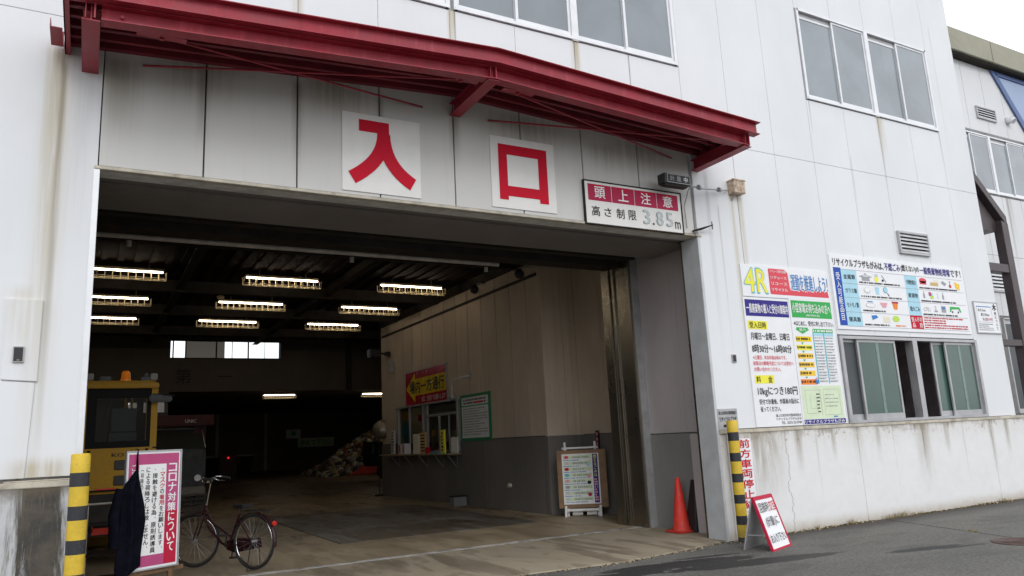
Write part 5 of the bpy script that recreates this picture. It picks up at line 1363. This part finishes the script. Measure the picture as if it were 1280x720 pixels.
MB().box(-0.10, 0.5, 1.70, 0.28, 1.0, 1.95).box(-0.08, 0.42, 1.95, 0.26, 0.52, 2.30).tube([(0.09, 1.0, 1.7), (0.09, 1.15, 2.15)], 0.02).build('seat', M['black'], t)
for x in (0.10, 0.19): MB().box(x, 0.7, 1.75, x+0.03, 0.75, 2.5).build('lever', M['loader'], t)
MB().lathe([(0.07, 2.69), (0.075, 2.72), (0.065, 2.74), (0.06, 2.82), (0.045, 2.85)], 16, 0, (0.08, 0.2, 0)).build('beacon', M['amber'], t)
for x in (-0.40, 0.46): MB().box(x-0.05, 0.02, 2.70, x+0.05, 0.10, 2.80).build('work_light', M['shade'], t, bevel=0.01)
MB().box(-0.27, 0.05, 2.69, -0.12, 0.3, 2.76).box(0.28, 0.05, 2.69, 0.42, 0.3, 2.75).box(0.33, 0.1, 2.75, 0.39, 0.2, 2.81).parts('roof_fitting', M['black'], t, bevel=0.01)
MB().tube([(0.45, 0.0, 2.48), (0.75, -0.12, 2.45)], 0.014, 6).box(0.40, -0.08, 2.36, 0.72, -0.02, 2.47).parts('mirror', M['black'], t, bevel=0.02)
for (x, y) in ((-0.60, 0.35), (0.52, 0.35), (-0.60, 2.0), (0.52, 2.0)):
    MB().tube([(x-0.13, y, 0.52), (x-0.10, y, 0.52), (x+0.10, y, 0.52), (x+0.13, y, 0.52)], [0.44, 0.52, 0.52, 0.44], 24).tube([(x-0.135, y, 0.52), (x+0.135, y, 0.52)], 0.26, 16, 1).build('wheel', [M['rubber'], ly], t)
MB().box(-0.30, 0.2, 0.45, 0.25, 3.0, 1.05).build('chassis', M['beam'], t)
MB().hexa([(-0.9, 3.4, 0.02), (0.9, 3.4, 0.02), (0.9, 3.9, 0.02), (-0.9, 3.9, 0.02), (-0.9, 3.2, 0.7), (0.9, 3.2, 0.7), (0.9, 3.3, 0.75), (-0.9, 3.3, 0.75)]).build('bucket', ly, t)

# ------------------------------------------------------------------ crane truck behind
t = thing('crane_truck', 'dim crane truck with dark red boom lettered UNIC at the back left', 'truck', (2.6, 17.6, 0.012))
MB().box(-0.95, 0, 0.55, 0.75, 1.6, 1.75).build('cab_body', M['black'], t, bevel=0.06)
MB().hexa([(-0.93, 0.02, 1.75), (0.73, 0.02, 1.75), (0.73, 1.6, 1.75), (-0.93, 1.6, 1.75), (-0.80, 0.25, 2.35), (0.62, 0.25, 2.35), (0.62, 1.5, 2.35), (-0.80, 1.5, 2.35)]).build('windscreen', M['paneframe'], t)
MB().tube([(-0.93, -0.01, 1.75), (-0.80, 0.23, 2.37), (0.62, 0.23, 2.37), (0.73, -0.01, 1.75)], 0.02, 6).build('screen_trim', M['alud'], t)
MB().box(-0.8, -0.1, 2.44, 0.95, 0.5, 2.78).build('crane_boom', M['truckred'], t, bevel=0.03)
MB().box(0.4, 0.2, 1.7, 0.75, 0.8, 2.44).build('crane_column', M['truckred'], t)
S = Sign(t, -0.105); S.text('UNIC', 0.10, 2.54, 0.42, 2.64, INK['lightgrey'], 0.04); S.done()
MB().box(-0.95, -0.08, 0.35, 0.75, 0.0, 0.6).build('bumper', M['shade'], t, bevel=0.03)
for x in (-0.75, 0.52): MB().tube([(x, -0.02, 0.85), (x, -0.04, 0.85)], 0.10, 14).build('headlight', M['alu'], t)
for x in (-0.85, 0.65):
    for y in (0.8, 3.2): MB().tube([(x-0.12, y, 0.42), (x+0.12, y, 0.42)], 0.42, 18).build('wheel', M['rubber'], t)
MB().box(-0.95, 1.7, 0.75, 0.75, 2.2, 1.3).build('bed', M['beam'], t)

# hydrant cabinet with red lamp
t = thing('hydrant_cabinet', 'dark red fire hydrant cabinet with a tiny red lamp in the back room', 'hydrant cabinet', (6.55, 34, 0.01))
MB().box(-0.42, 0, 0, 0.42, 0.3, 1.5).build('cabinet', M['truckred'], t, bevel=0.02)
MB().box(-0.34, -0.012, 0.15, 0.34, 0.0, 1.1).build('door', M['truckred'], t, bevel=0.01)
MB().tube([(0.0, 0, 1.33), (0, -0.06, 1.33)], 0.05, 10).build('pilot_lamp', M['redlamp'], t)

# ------------------------------------------------------------------ rubbish heap
def chunk(mb, c, s_, mi):
    n1 = random.choice((5, 6, 7)); rings = []
    rot = Matrix.Rotation(random.uniform(0, 6.3), 3, Vector((random.random(), random.random(), random.random()+0.01)).normalized())
    top = c+rot @ Vector((0, 0, s_*random.uniform(0.5, 0.9))); bot = c-rot @ Vector((0, 0, s_*random.uniform(0.5, 0.9)))
    for h, rr in ((-0.35, 0.8), (0.35, 0.75)):
        rings.append([c+rot @ Vector((s_*rr*random.uniform(0.7, 1.25)*math.cos(2*PI*k/n1), s_*rr*random.uniform(0.6, 1.1)*math.sin(2*PI*k/n1), s_*h*random.uniform(0.6, 1.3))) for k in range(n1)])
    for k in range(n1):
        k2 = (k+1) % n1
        mb.face([bot, rings[0][k2], rings[0][k]], mi); mb.face([rings[0][k], rings[0][k2], rings[1][k2], rings[1][k]], mi); mb.face([rings[1][k], rings[1][k2], top], mi)
hp = MB(); cols_ = [mat('heap_'+k, c, 0.5, 0, 0.3, 8) for k, c in (('grey', (0.50, 0.48, 0.44)), ('cream', (0.70, 0.62, 0.45)), ('brown', (0.28, 0.17, 0.10)), ('dark', (0.08, 0.08, 0.09)), ('olive', (0.5, 0.45, 0.16)), ('white', (0.8, 0.77, 0.72)), ('orange', (0.6, 0.12, 0.03)), ('blue', (0.06, 0.10, 0.2)))]
for k in range(1900):
    u_, v_ = random.random(), random.random()
    x = 11.8+(19.5-11.8)*u_; prof_ = 2.95*min(1, max(0.02, (x-11.7)/4.4))**0.95
    dpt = random.uniform(-1, 1)
    z = prof_*(1-abs(dpt)**1.4)+random.uniform(-0.1, 0.12); y = 37.5+dpt*3.0
    chunk(hp, Vector((x, y, max(0.06, z))), random.uniform(0.07, 0.24)*random.choice((0.7, 1, 1.3)), random.choices(range(8), (24, 8, 28, 26, 6, 5, 2, 5))[0])
tag(hp.build('rubbish_heap', cols_, None, kind='stuff'), 'tall heap of mixed crushed rubbish in the dark back room', 'rubbish heap')
rt = MB(); rr_ = [(13.0, 34.4, 0.05), (14.4, 34.0, 0.08), (15.4, 34.1, 0.75), (14.3, 34.8, 0.65), (13.4, 34.9, 0.2)]
rt.face(rr_); rt.face([(x, y+0.05, z-0.04) for x, y, z in rr_][::-1]); tag(rt.build('red_tarpaulin', mat('red_tarp', (0.45, 0.03, 0.03), 0.5)), 'crumpled red sheet lying at the foot of the rubbish heap', 'tarpaulin')
t = thing('dark_truck', 'dark teal truck body half hidden behind the inner wall by the rubbish heap', 'truck', (11.55, 26, 0.01))
MB().box(0, 0, 0.65, 3.2, 1.3, 1.75).build('body', M['truckblue'], t, bevel=0.05)
MB().box(1.7, 0.2, 1.75, 2.8, 1.2, 2.5).build('cab', M['truckblue'], t, bevel=0.05)
MB().tube([(0.05, -0.02, 1.7), (0.05, -0.02, 1.2)], 0.03, 6).tube([(0.6, -0.02, 1.82), (0.6, 0, 2.7)], 0.05, 6).build('trim', M['alud'], t)
for x in (0.75, 2.4): MB().tube([(x, -0.05, 0.42), (x, 0.3, 0.42)], 0.42, 18).build('wheel', M['rubber'], t)
# faint boards at the far end
for (nm, lb, x0, z0, x1, z1, y, what) in (('safety_sign', 'dim white board with a dark cross on the far back wall', 13.5, 2.45, 14.6, 3.15, 52, 0), ('slogan_banner', 'dim pale banner with faded green print left of the rubbish heap', 14.4, 1.75, 17.2, 2.45, 52, 1)):
    t = thing(nm, lb, 'sign', (x0, y, z0)); board(t, 0, 0, x1-x0, z1-z0, 0.04, M['white']); S = Sign(t, -0.04)
    if what == 0: S.rect(0.45, 0.15, 0.65, 0.55, INK['green'], 2).rect(0.35, 0.25, 0.75, 0.45, INK['green'], 3)
    else: S.rect(0, 0, 2.8, 0.7, INK['palegreen'], 1).text('停めて下さい', 0.15, 0.12, 2.65, 0.58, INK['green'], 0.02, 3)
    S.done()
for (x, y, c_) in ((8.6, 50, 'truckblue'), (10.5, 54, 'beam'), (12.6, 54, 'beam')):
    pass
t = thing('skip_container', 'low dark steel skip standing against the far back wall', 'skip', (9.6, 54, 0.01))
MB().hexa([(-1.6, 0, 0), (1.6, 0, 0), (1.6, 1.5, 0), (-1.6, 1.5, 0), (-1.9, -0.1, 1.3), (1.9, -0.1, 1.3), (1.9, 1.6, 1.3), (-1.9, 1.6, 1.3)]).build('tub', M['beam'], t, bevel=0.03)
MB().box(-1.95, -0.15, 1.3, 1.95, -0.05, 1.4).build('rim', M['pipe'], t)

# ------------------------------------------------------------------ things on the right inner wall (faces -x)
def xwall(name, label, cat, y_left, z, x=8.40):
    """root whose local +x runs towards -Y (rightwards as seen from inside)"""
    return thing(name, label, cat, (x, y_left, z), rz=-PI/2)
t = xwall('one_way_sign', 'red sign with a large yellow left arrow reading 場内一方通行', 'sign', 13.30, 2.66, 8.395)
gl_red = mat('glossy_red', (0.42, 0.02, 0.03), 0.22); gl_yel = mat('glossy_yellow', (0.78, 0.55, 0.03), 0.22)
W_ = 3.0; H_ = 0.98
board(t, 0, 0, W_, H_, 0.03, gl_red, M['alud'], 0.03)
S = Sign(t, -0.03); S.poly([(0.05, 0.50), (0.75, 0.93), (0.75, 0.76), (2.97, 0.76), (2.97, 0.28), (0.75, 0.28), (0.75, 0.08)], gl_yel, 1); S.text('場内一方通行', 0.35, 0.34, 2.85, 0.70, INK['black'], 0.04); S.text('出口　左回りでお願いします', 1.25, 0.07, 2.92, 0.22, INK['lightgrey'], 0.02); S.done()
t = xwall('rules_board', 'green framed white notice board on the inner wall beside the counter window', 'notice board', 9.42, 1.64, 8.395)
board(t, 0, 0, 1.50, 1.00, 0.03, M['board'], mat('green_frame', (0.02, 0.22, 0.08), 0.4), 0.07)
S = Sign(t, -0.03); S.rect(0.0, 0.77, 1.5, 0.80, INK['green'], 1); S.lines(0.12, 0.82, 1.4, 0.97, 2, INK['black'], 2, 0.6); S.lines(0.08, 0.05, 1.42, 0.74, 11, INK['grey'], 2, 0.45); S.rect(0.7, 0.83, 1.2, 0.88, INK['coral'], 3); S.done()
# counter window
t = xwall('counter_window', 'grey framed reception counter window in the inner side wall with papers behind glass', 'window', 13.95, 1.32, 8.40)
W_ = 4.35; H_ = 1.30
MB().box(0, -0.003, 0.0, W_, 0.002, H_).build('backing', mat('lit_room_tone', (0.30, 0.28, 0.235), 0.7, 0, 0.3, 3), t)  # pale backing colour stands in for a lit room behind the glass
F = MB(); F.box(0, -0.08, 0, W_, 0.0, 0.05); F.box(-0.1, -0.12, H_, W_+0.1, 0.0, H_+0.05); F.box(0, -0.08, 0.05, 0.06, 0, H_); F.box(W_-0.08, -0.08, 0.05, W_, 0, H_)
for xx in (0.9, 1.9, 2.25): F.box(xx, -0.06, 0.05, xx+0.06, 0, H_)
F.box(2.31, -0.06, 0.95, W_-0.08, 0, 1.02); F.box(3.05, -0.055, 0.05, 3.13, 0, 0.95); F.box(3.70, -0.05, 0.05, 3.74, 0, 0.95)
F.build('frame', M['alud'], t, bevel=0.004)
for (a0, a1, b0, b1) in ((0.06, 0.9, 0.05, 1.30), (0.96, 1.9, 0.05, 1.30), (2.31, 3.05, 0.05, 0.95), (3.13, 3.70, 0.05, 0.95), (3.74, W_-0.08, 0.05, 0.95), (2.31, W_-0.08, 1.02, 1.30)):
    MB().face([(a0, -0.03, b0), (a1, -0.03, b0), (a1, -0.03, b1), (a0, -0.03, b1)]).build('pane', M['clear'], t)
S = Sign(t, -0.004); S.rect(1.0, 0.25, 1.85, 1.27, INK['cream'], 1, 'poster'); S.rect(1.5, 0.88, 1.8, 1.05, INK['red'], 2, 'poster'); S.lines(1.05, 0.35, 1.8, 0.85, 6, INK['grey'], 2, 0.3)
S.rect(0.15, 0.3, 0.8, 1.2, INK['tan'], 1, 'poster'); S.disc(0.5, 0.6, 0.28, 0.35, INK['teal'], 2, name='poster'); S.rect(2.7, 1.05, 3.9, 1.25, INK['grey'], 2, 'poster')
S.rect(3.3, 0.25, 3.65, 0.6, INK['lightgrey'], 2, 'poster'); S.rect(2.5, 0.45, 2.8, 0.6, INK['amber'], 2, 'poster'); S.rect(3.78, 0.2, 4.2, 0.55, INK['lightgrey'], 2, 'poster'); S.done()
t = xwall('counter_shelf', 'narrow wooden shelf on brackets under the reception counter window', 'shelf', 14.76, 1.25, 8.375)
MB().box(0, -0.36, 0.0, 5.22, 0.0, 0.035).build('shelf_board', mat('pale_counter_wood', (0.36, 0.27, 0.16), 0.5), t, bevel=0.004)
for xx in (0.8, 1.9, 3.0, 4.1, 4.95): MB().box(xx, -0.30, -0.03, xx+0.02, 0, -0.001).box(xx, -0.02, -0.35, xx+0.02, 0, -0.03).hexa([(xx, -0.04, -0.33), (xx+0.03, -0.04, -0.33), (xx+0.03, -0.01, -0.33), (xx, -0.01, -0.33), (xx, -0.28, -0.035), (xx+0.03, -0.28, -0.035), (xx+0.03, -0.24, -0.035), (xx, -0.24, -0.035)]).build('shelf_bracket', M['ilow'], t)
def shelfitem(name, label, cat, y, w_, h, col, d=0.2, off=0.08):
    o = xwall(name, label, cat, y, 1.287, 8.375)
    MB().box(0, -off-d, 0, w_, -off, h).build('body', INK[col], o, bevel=0.006)
    return o
o = shelfitem('post_sign', 'upright white post sign with dark marks at the left end of the counter shelf', 'sign', 14.35, 0.30, 0.72, 'lightgrey', 0.05); S = Sign(o, -0.13); S.lines(0.06, 0.05, 0.24, 0.68, 7, INK['black'], 2, 0.5, cw=0.1); S.done()
o = shelfitem('leaflet_rack', 'pale leaflet rack with red printed leaflets on the counter shelf', 'leaflet rack', 13.3, 0.50, 0.30, 'lightgrey')
S = Sign(o, -0.28)
for k in range(3): S.rect(0.03+k*0.16, 0.04, 0.14+k*0.16, 0.26, INK[('coral', 'cream', 'coral')[k]], 1, 'leaflet')
S.done()
shelfitem('cream_folder', 'tall cream folder standing on the counter shelf', 'folder', 12.5, 0.45, 0.55, 'cream', 0.06)
o = shelfitem('striped_file', 'black and cream striped file on the counter shelf beside the folder', 'file', 11.95, 0.36, 0.58, 'tan', 0.06); S = Sign(o, -0.14)
for k in range(6): S.rect(0.02, 0.06+k*0.085, 0.34, 0.095+k*0.085, INK['black'], 1)
S.done()
shelfitem('red_bottle', 'small red dispenser on the counter shelf', 'dispenser', 11.5, 0.13, 0.17, 'red', 0.10)
shelfitem('green_tray', 'flat green coin tray on the counter shelf', 'tray', 11.0, 0.60, 0.035, 'teal')
o = shelfitem('yellow_post_sign', 'bright yellow upright sign with black lettering on the counter shelf', 'sign', 10.28, 0.24, 0.60, 'yellow', 0.05, 0.20); S = Sign(o, -0.25); S.lines(0.06, 0.04, 0.18, 0.56, 6, INK['black'], 2, 0.6, cw=0.12); S.done()
shelfitem('white_card', 'white card notice leaning on the right of the counter shelf', 'card', 9.95, 0.42, 0.40, 'white', 0.03)
# lamp arm above the counter
t = xwall('wall_lamp_arm', 'thin bent metal pipe arm with small lamp above the counter window', 'lamp', 9.70, 2.72, 8.40)
MB().tube([(0.78, 0, 0.45), (0.78, -0.10, 0.45), (0.10, -0.16, 0.42), (0.0, -0.16, 0.36), (0.0, -0.16, 0.0)], 0.022, 6).build('arm', M['alu'], t)
MB().box(0.74, -0.03, 0.35, 0.84, 0, 0.56).build('mount', M['alud'], t); MB().lathe([(0.05, 0.06), (0.10, 0.0), (0.10, -0.05), (0.05, -0.10)], 12, 0, (0, -0.16, 0)).build('lamp_head', M['alud'], t)
# security camera
t = xwall('security_camera', 'dark camera on a wall bracket high at the far end of the inner wall', 'camera', 14.9, 4.35, 8.40)
MB().box(0.1, -0.15, 0.0, 0.25, 0, 0.14).tube([(0.17, -0.12, 0.07), (0.05, -0.38, 0.12)], 0.03).build('bracket', M['black'], t)
MB().box(-0.25, -0.62, -0.02, 0.10, -0.28, 0.24).build('housing', M['black'], t, bevel=0.02); MB().box(0.35, -0.12, -0.55, 0.55, 0, -0.2).build('control_box', M['alud'], t, bevel=0.01)
# convex mirror on a pole
t = thing('convex_mirror', 'round convex mirror on a thin pole at the far end of the counter', 'mirror', (8.22, 15.35, 0.012))
MB().tube([(0, 0, 0), (0, 0, 2.3)], 0.018).lathe([(0.16, 0), (0.16, 0.04), (0.05, 0.06)], 14).build('pole', M['beam'], t)
mr = MB(); mr.lathe([(0.30, 0.0), (0.27, 0.05), (0.18, 0.10), (0.05, 0.125)], 20); o = mr.build('mirror_face', mat('hazy_mirror', (0.28, 0.25, 0.2), 0.35, 0.8), t, (0.06, -0.08, 2.05)); o.rotation_euler = (R(90), 0, R(-25))
# low grey bin
t = thing('grey_box', 'small open grey metal box on the floor against the inner wainscot', 'box', (8.15, 9.35, 0.012))
MB().box(-0.17, -0.13, 0, 0.17, 0.13, 0.22).build('body', M['sidelow'], t, bevel=0.01); MB().box(-0.185, -0.145, 0.22, 0.185, 0.145, 0.24).build('lid', M['beam'], t)
# jacket peg on wainscot
tag(MB().tube([(8.37, 7.0, 0.55), (8.30, 7.0, 0.55)], 0.05, 8).build('wall_socket', M['ledge']), 'tiny round wall fitting on the dark wainscot left of the easel', 'socket')

# ------------------------------------------------------------------ annex on the right
A = thing('annex_building', 'white annex with olive eave and pale blue gable panel behind the right corner', 'building')
ay = 3.0
xs_a = [15.8+k*0.98 for k in range(16)]
for i in range(15):
    x0, x1 = xs_a[i], xs_a[i+1]
    MB().box(x0+0.008, ay, 5.91, x1-0.008, ay+0.1, 7.68).build('wall_panel', M['annex'], A)
    if x1 < 20.7 or x0 > 29: MB().box(x0+0.008, ay, 7.68, x1-0.008, ay+0.1, 11.9).build('wall_panel', M['annex'], A)
    else: MB().box(x0+0.008, ay, 9.62, x1-0.008, ay+0.1, 11.9).build('wall_panel', M['annex'], A)
    if x1 < 21.5: MB().box(x0+0.008, ay, 0, x1-0.008, ay+0.1, 5.90).build('wall_panel', M['annex'], A)
    else: MB().box(x0+0.008, ay, 4.20, x1-0.008, ay+0.1, 5.90).build('wall_panel', M['annex'], A)
MB().box(15.8, ay+0.09, 0, 31, ay+0.2, 11.9).build('wall_core', M['joint'], A)
MB().box(15.8, ay+0.2, 0, 31, ay+14, 11.8).build('annex_mass', M['annex'], A)
for x0, x1 in ((15.4, 22.95), (22.97, 31.3)): MB().box(x0, ay-0.30, 11.80, x1, ay+0.1, 12.50).build('eave_fascia', M['eave'], A, bevel=0.01)
MB().box(15.4, ay-0.22, 11.74, 31.3, ay+0.05, 11.80).build('eave_soffit', M['beam'], A)
MB().prism([(23.35, 11.70), (26.9, 7.2), (31, 7.2), (31, 11.70)], ay-0.02, ay+0.0).build('gable_panel', M['bluepan'], A)
MB().prism([(23.2, 11.72), (23.45, 11.72), (27.1, 7.1), (26.8, 7.1)], ay-0.06, ay-0.02).box(23.45, ay-0.06, 11.60, 31, ay-0.022, 11.72).build('gable_trim', M['bluetrim'], A)
sash_window(20.6, 24.4, 7.78, 9.48, 4, ay, A)
sash_window(16.4, 20.2, 7.78, 9.48, 4, ay, A)
sash_window(21.6, 25.4, 1.62, 4.1, 4, ay, A, 'panegrey', 'alud')
louvre(22.10, 23.08, 10.02, 10.40, ay, 4, 'upper louvred vent on the annex wall under the eave')
louvre(21.30, 22.15, 4.85, 5.42, ay, 5, 'lower louvred vent on the annex wall beside the brown frame')
t = thing('vent_hood', 'small round silver vent hood on the annex wall below the blue gable', 'vent', (23.72, ay, 10.18))
MB().tube([(0, 0, 0), (0, -0.14, 0), (0, -0.20, -0.06)], [0.10, 0.10, 0.09], 12).build('hood', M['alu'], t); MB().tube([(0, -0.02, 0), (0, -0.0, 0)], 0.13, 14).build('flange', M['alud'], t)
# brown steel porch frame
t = thing('brown_porch_frame', 'dark brown steel porch frame with sloping top against the annex', 'porch')
y0, y1 = 2.0, 2.22
MB().prism([(18.9, 8.06), (20.70, 6.34), (20.70, 6.62), (18.9, 8.34)], y0, y1).build('rafter', M['brown'], t, bevel=0.01)
MB().prism([(20.42, 0), (20.72, 0), (20.72, 6.42), (20.42, 6.50)], y0, y1).build('post', M['brown'], t, bevel=0.01)
MB().box(18.0, y0+0.01, 5.10, 20.42, y1-0.01, 5.32).box(18.0, y0+0.01, 3.22, 20.42, y1-0.01, 3.38).parts('crossbar', M['brown'], t, bevel=0.01)
MB().prism([(18.9, 8.0), (20.5, 6.42), (20.42, 6.22), (18.9, 6.22)], y0+0.15, 2.98).build('roof_soffit', M['brown'], t)
MB().box(19.1, 2.85, 0, 19.3, 2.99, 6.2).box(20.5, 2.8, 0, 20.7, 2.95, 4.2).parts('rear_post', M['brown'], t)

# ------------------------------------------------------------------ ground details
t = tag(MB().lathe([(0.33, 0.0), (0.33, 0.008), (0.30, 0.010)], 28).build('manhole_cover', M['iron'], None, (10.22, -2.72, 0.002)), 'round rusty manhole cover in the asphalt at the right edge', 'manhole cover')
rg = MB()
for k in range(6): rg.tube([((0.05+0.045*k)*math.cos(a_), (0.05+0.045*k)*math.sin(a_), 0.010) for a_ in [2*PI*j/20 for j in range(20)]], 0.006, 4, closed=True)
rg.build('cast_ring', M['iron'], t)
wd = MB()
def tuft(x, y, n_, h, sp):
    for _ in range(n_):
        a_ = random.uniform(0, 2*PI); r_ = random.uniform(0, sp); hx = random.uniform(0.4, 1)*h
        bx, by = x+r_*math.cos(a_), min(-0.03, y+r_*math.sin(a_)*0.4); dx, dy = random.uniform(-0.6, 0.6)*hx, random.uniform(-0.5, 0.2)*hx
        w2 = 0.004
        wd.face([(bx-w2, by, 0), (bx+w2, by, 0), (bx+dx*0.5+w2*0.7, by+dy*0.5, hx*0.6), (bx+dx*0.5-w2*0.7, by+dy*0.5, hx*0.6)], 0); wd.face([(bx+dx*0.5-w2*0.7, by+dy*0.5, hx*0.6), (bx+dx*0.5+w2*0.7, by+dy*0.5, hx*0.6), (bx+dx, by+dy, hx*0.9)], 0)
for (x, n_, h, sp) in ((8.75, 14, 0.05, 0.15), (9.0, 16, 0.07, 0.15), (9.45, 20, 0.06, 0.2), (9.75, 16, 0.10, 0.12), (10.1, 14, 0.06, 0.2), (10.5, 22, 0.12, 0.12), (10.62, 10, 0.09, 0.1), (11.0, 18, 0.05, 0.2), (11.45, 40, 0.10, 0.2), (11.75, 46, 0.13, 0.25), (12.05, 40, 0.08, 0.25), (12.4, 20, 0.05, 0.2), (13.4, 18, 0.06, 0.2), (14.0, 22, 0.07, 0.25), (14.7, 40, 0.10, 0.25), (15.4, 20, 0.07, 0.2), (16.3, 30, 0.09, 0.3)): tuft(x, -0.07, n_, h, sp)
for (x, y) in ((10.75, -1.85), (10.8, -1.75)): tuft(x, y, 24, 0.04, 0.06)
tag(wd.build('dry_weeds', M['weed'], None, kind='stuff'), 'dry yellow weeds growing along the foot of the white plinth', 'weeds')
ms = MB()
for k in range(900):
    x = random.uniform(8.5, 17.0); 
    dens = 0.4+0.6*math.sin(x*2.3)*math.sin(x*0.9+1)
    if random.random() > dens+0.3: continue
    s_ = random.uniform(0.006, 0.02)*(0.6+dens); y = -0.022-abs(random.gauss(0, 0.045))
    chunk(ms, Vector((x, y, s_*0.2)), s_, random.choice((0, 0, 0, 0, 1)))
for k in range(60): chunk(ms, Vector((random.uniform(7.6, 8.6), -0.03-abs(random.gauss(0, 0.12)), 0.003)), random.uniform(0.006, 0.02), random.choice((0, 1)))
for k in range(330):
    i = random.randrange(1, len(front)-1); q = random.random()
    ex = front[i][0]+(front[i+1][0]-front[i][0])*q; ey = front[i][1]+(front[i+1][1]-front[i][1])*q
    chunk(ms, Vector((ex, ey+random.gauss(-0.015, 0.05), 0.004)), random.uniform(0.005, 0.018), random.choice((1, 1, 0)))
tag(ms.build('moss_and_grit', [M['moss'], mat('broken_render', (0.40, 0.31, 0.20), 0.9)], None, kind='stuff'), 'brown moss and crumbled grit along the joint between wall and asphalt', 'moss')
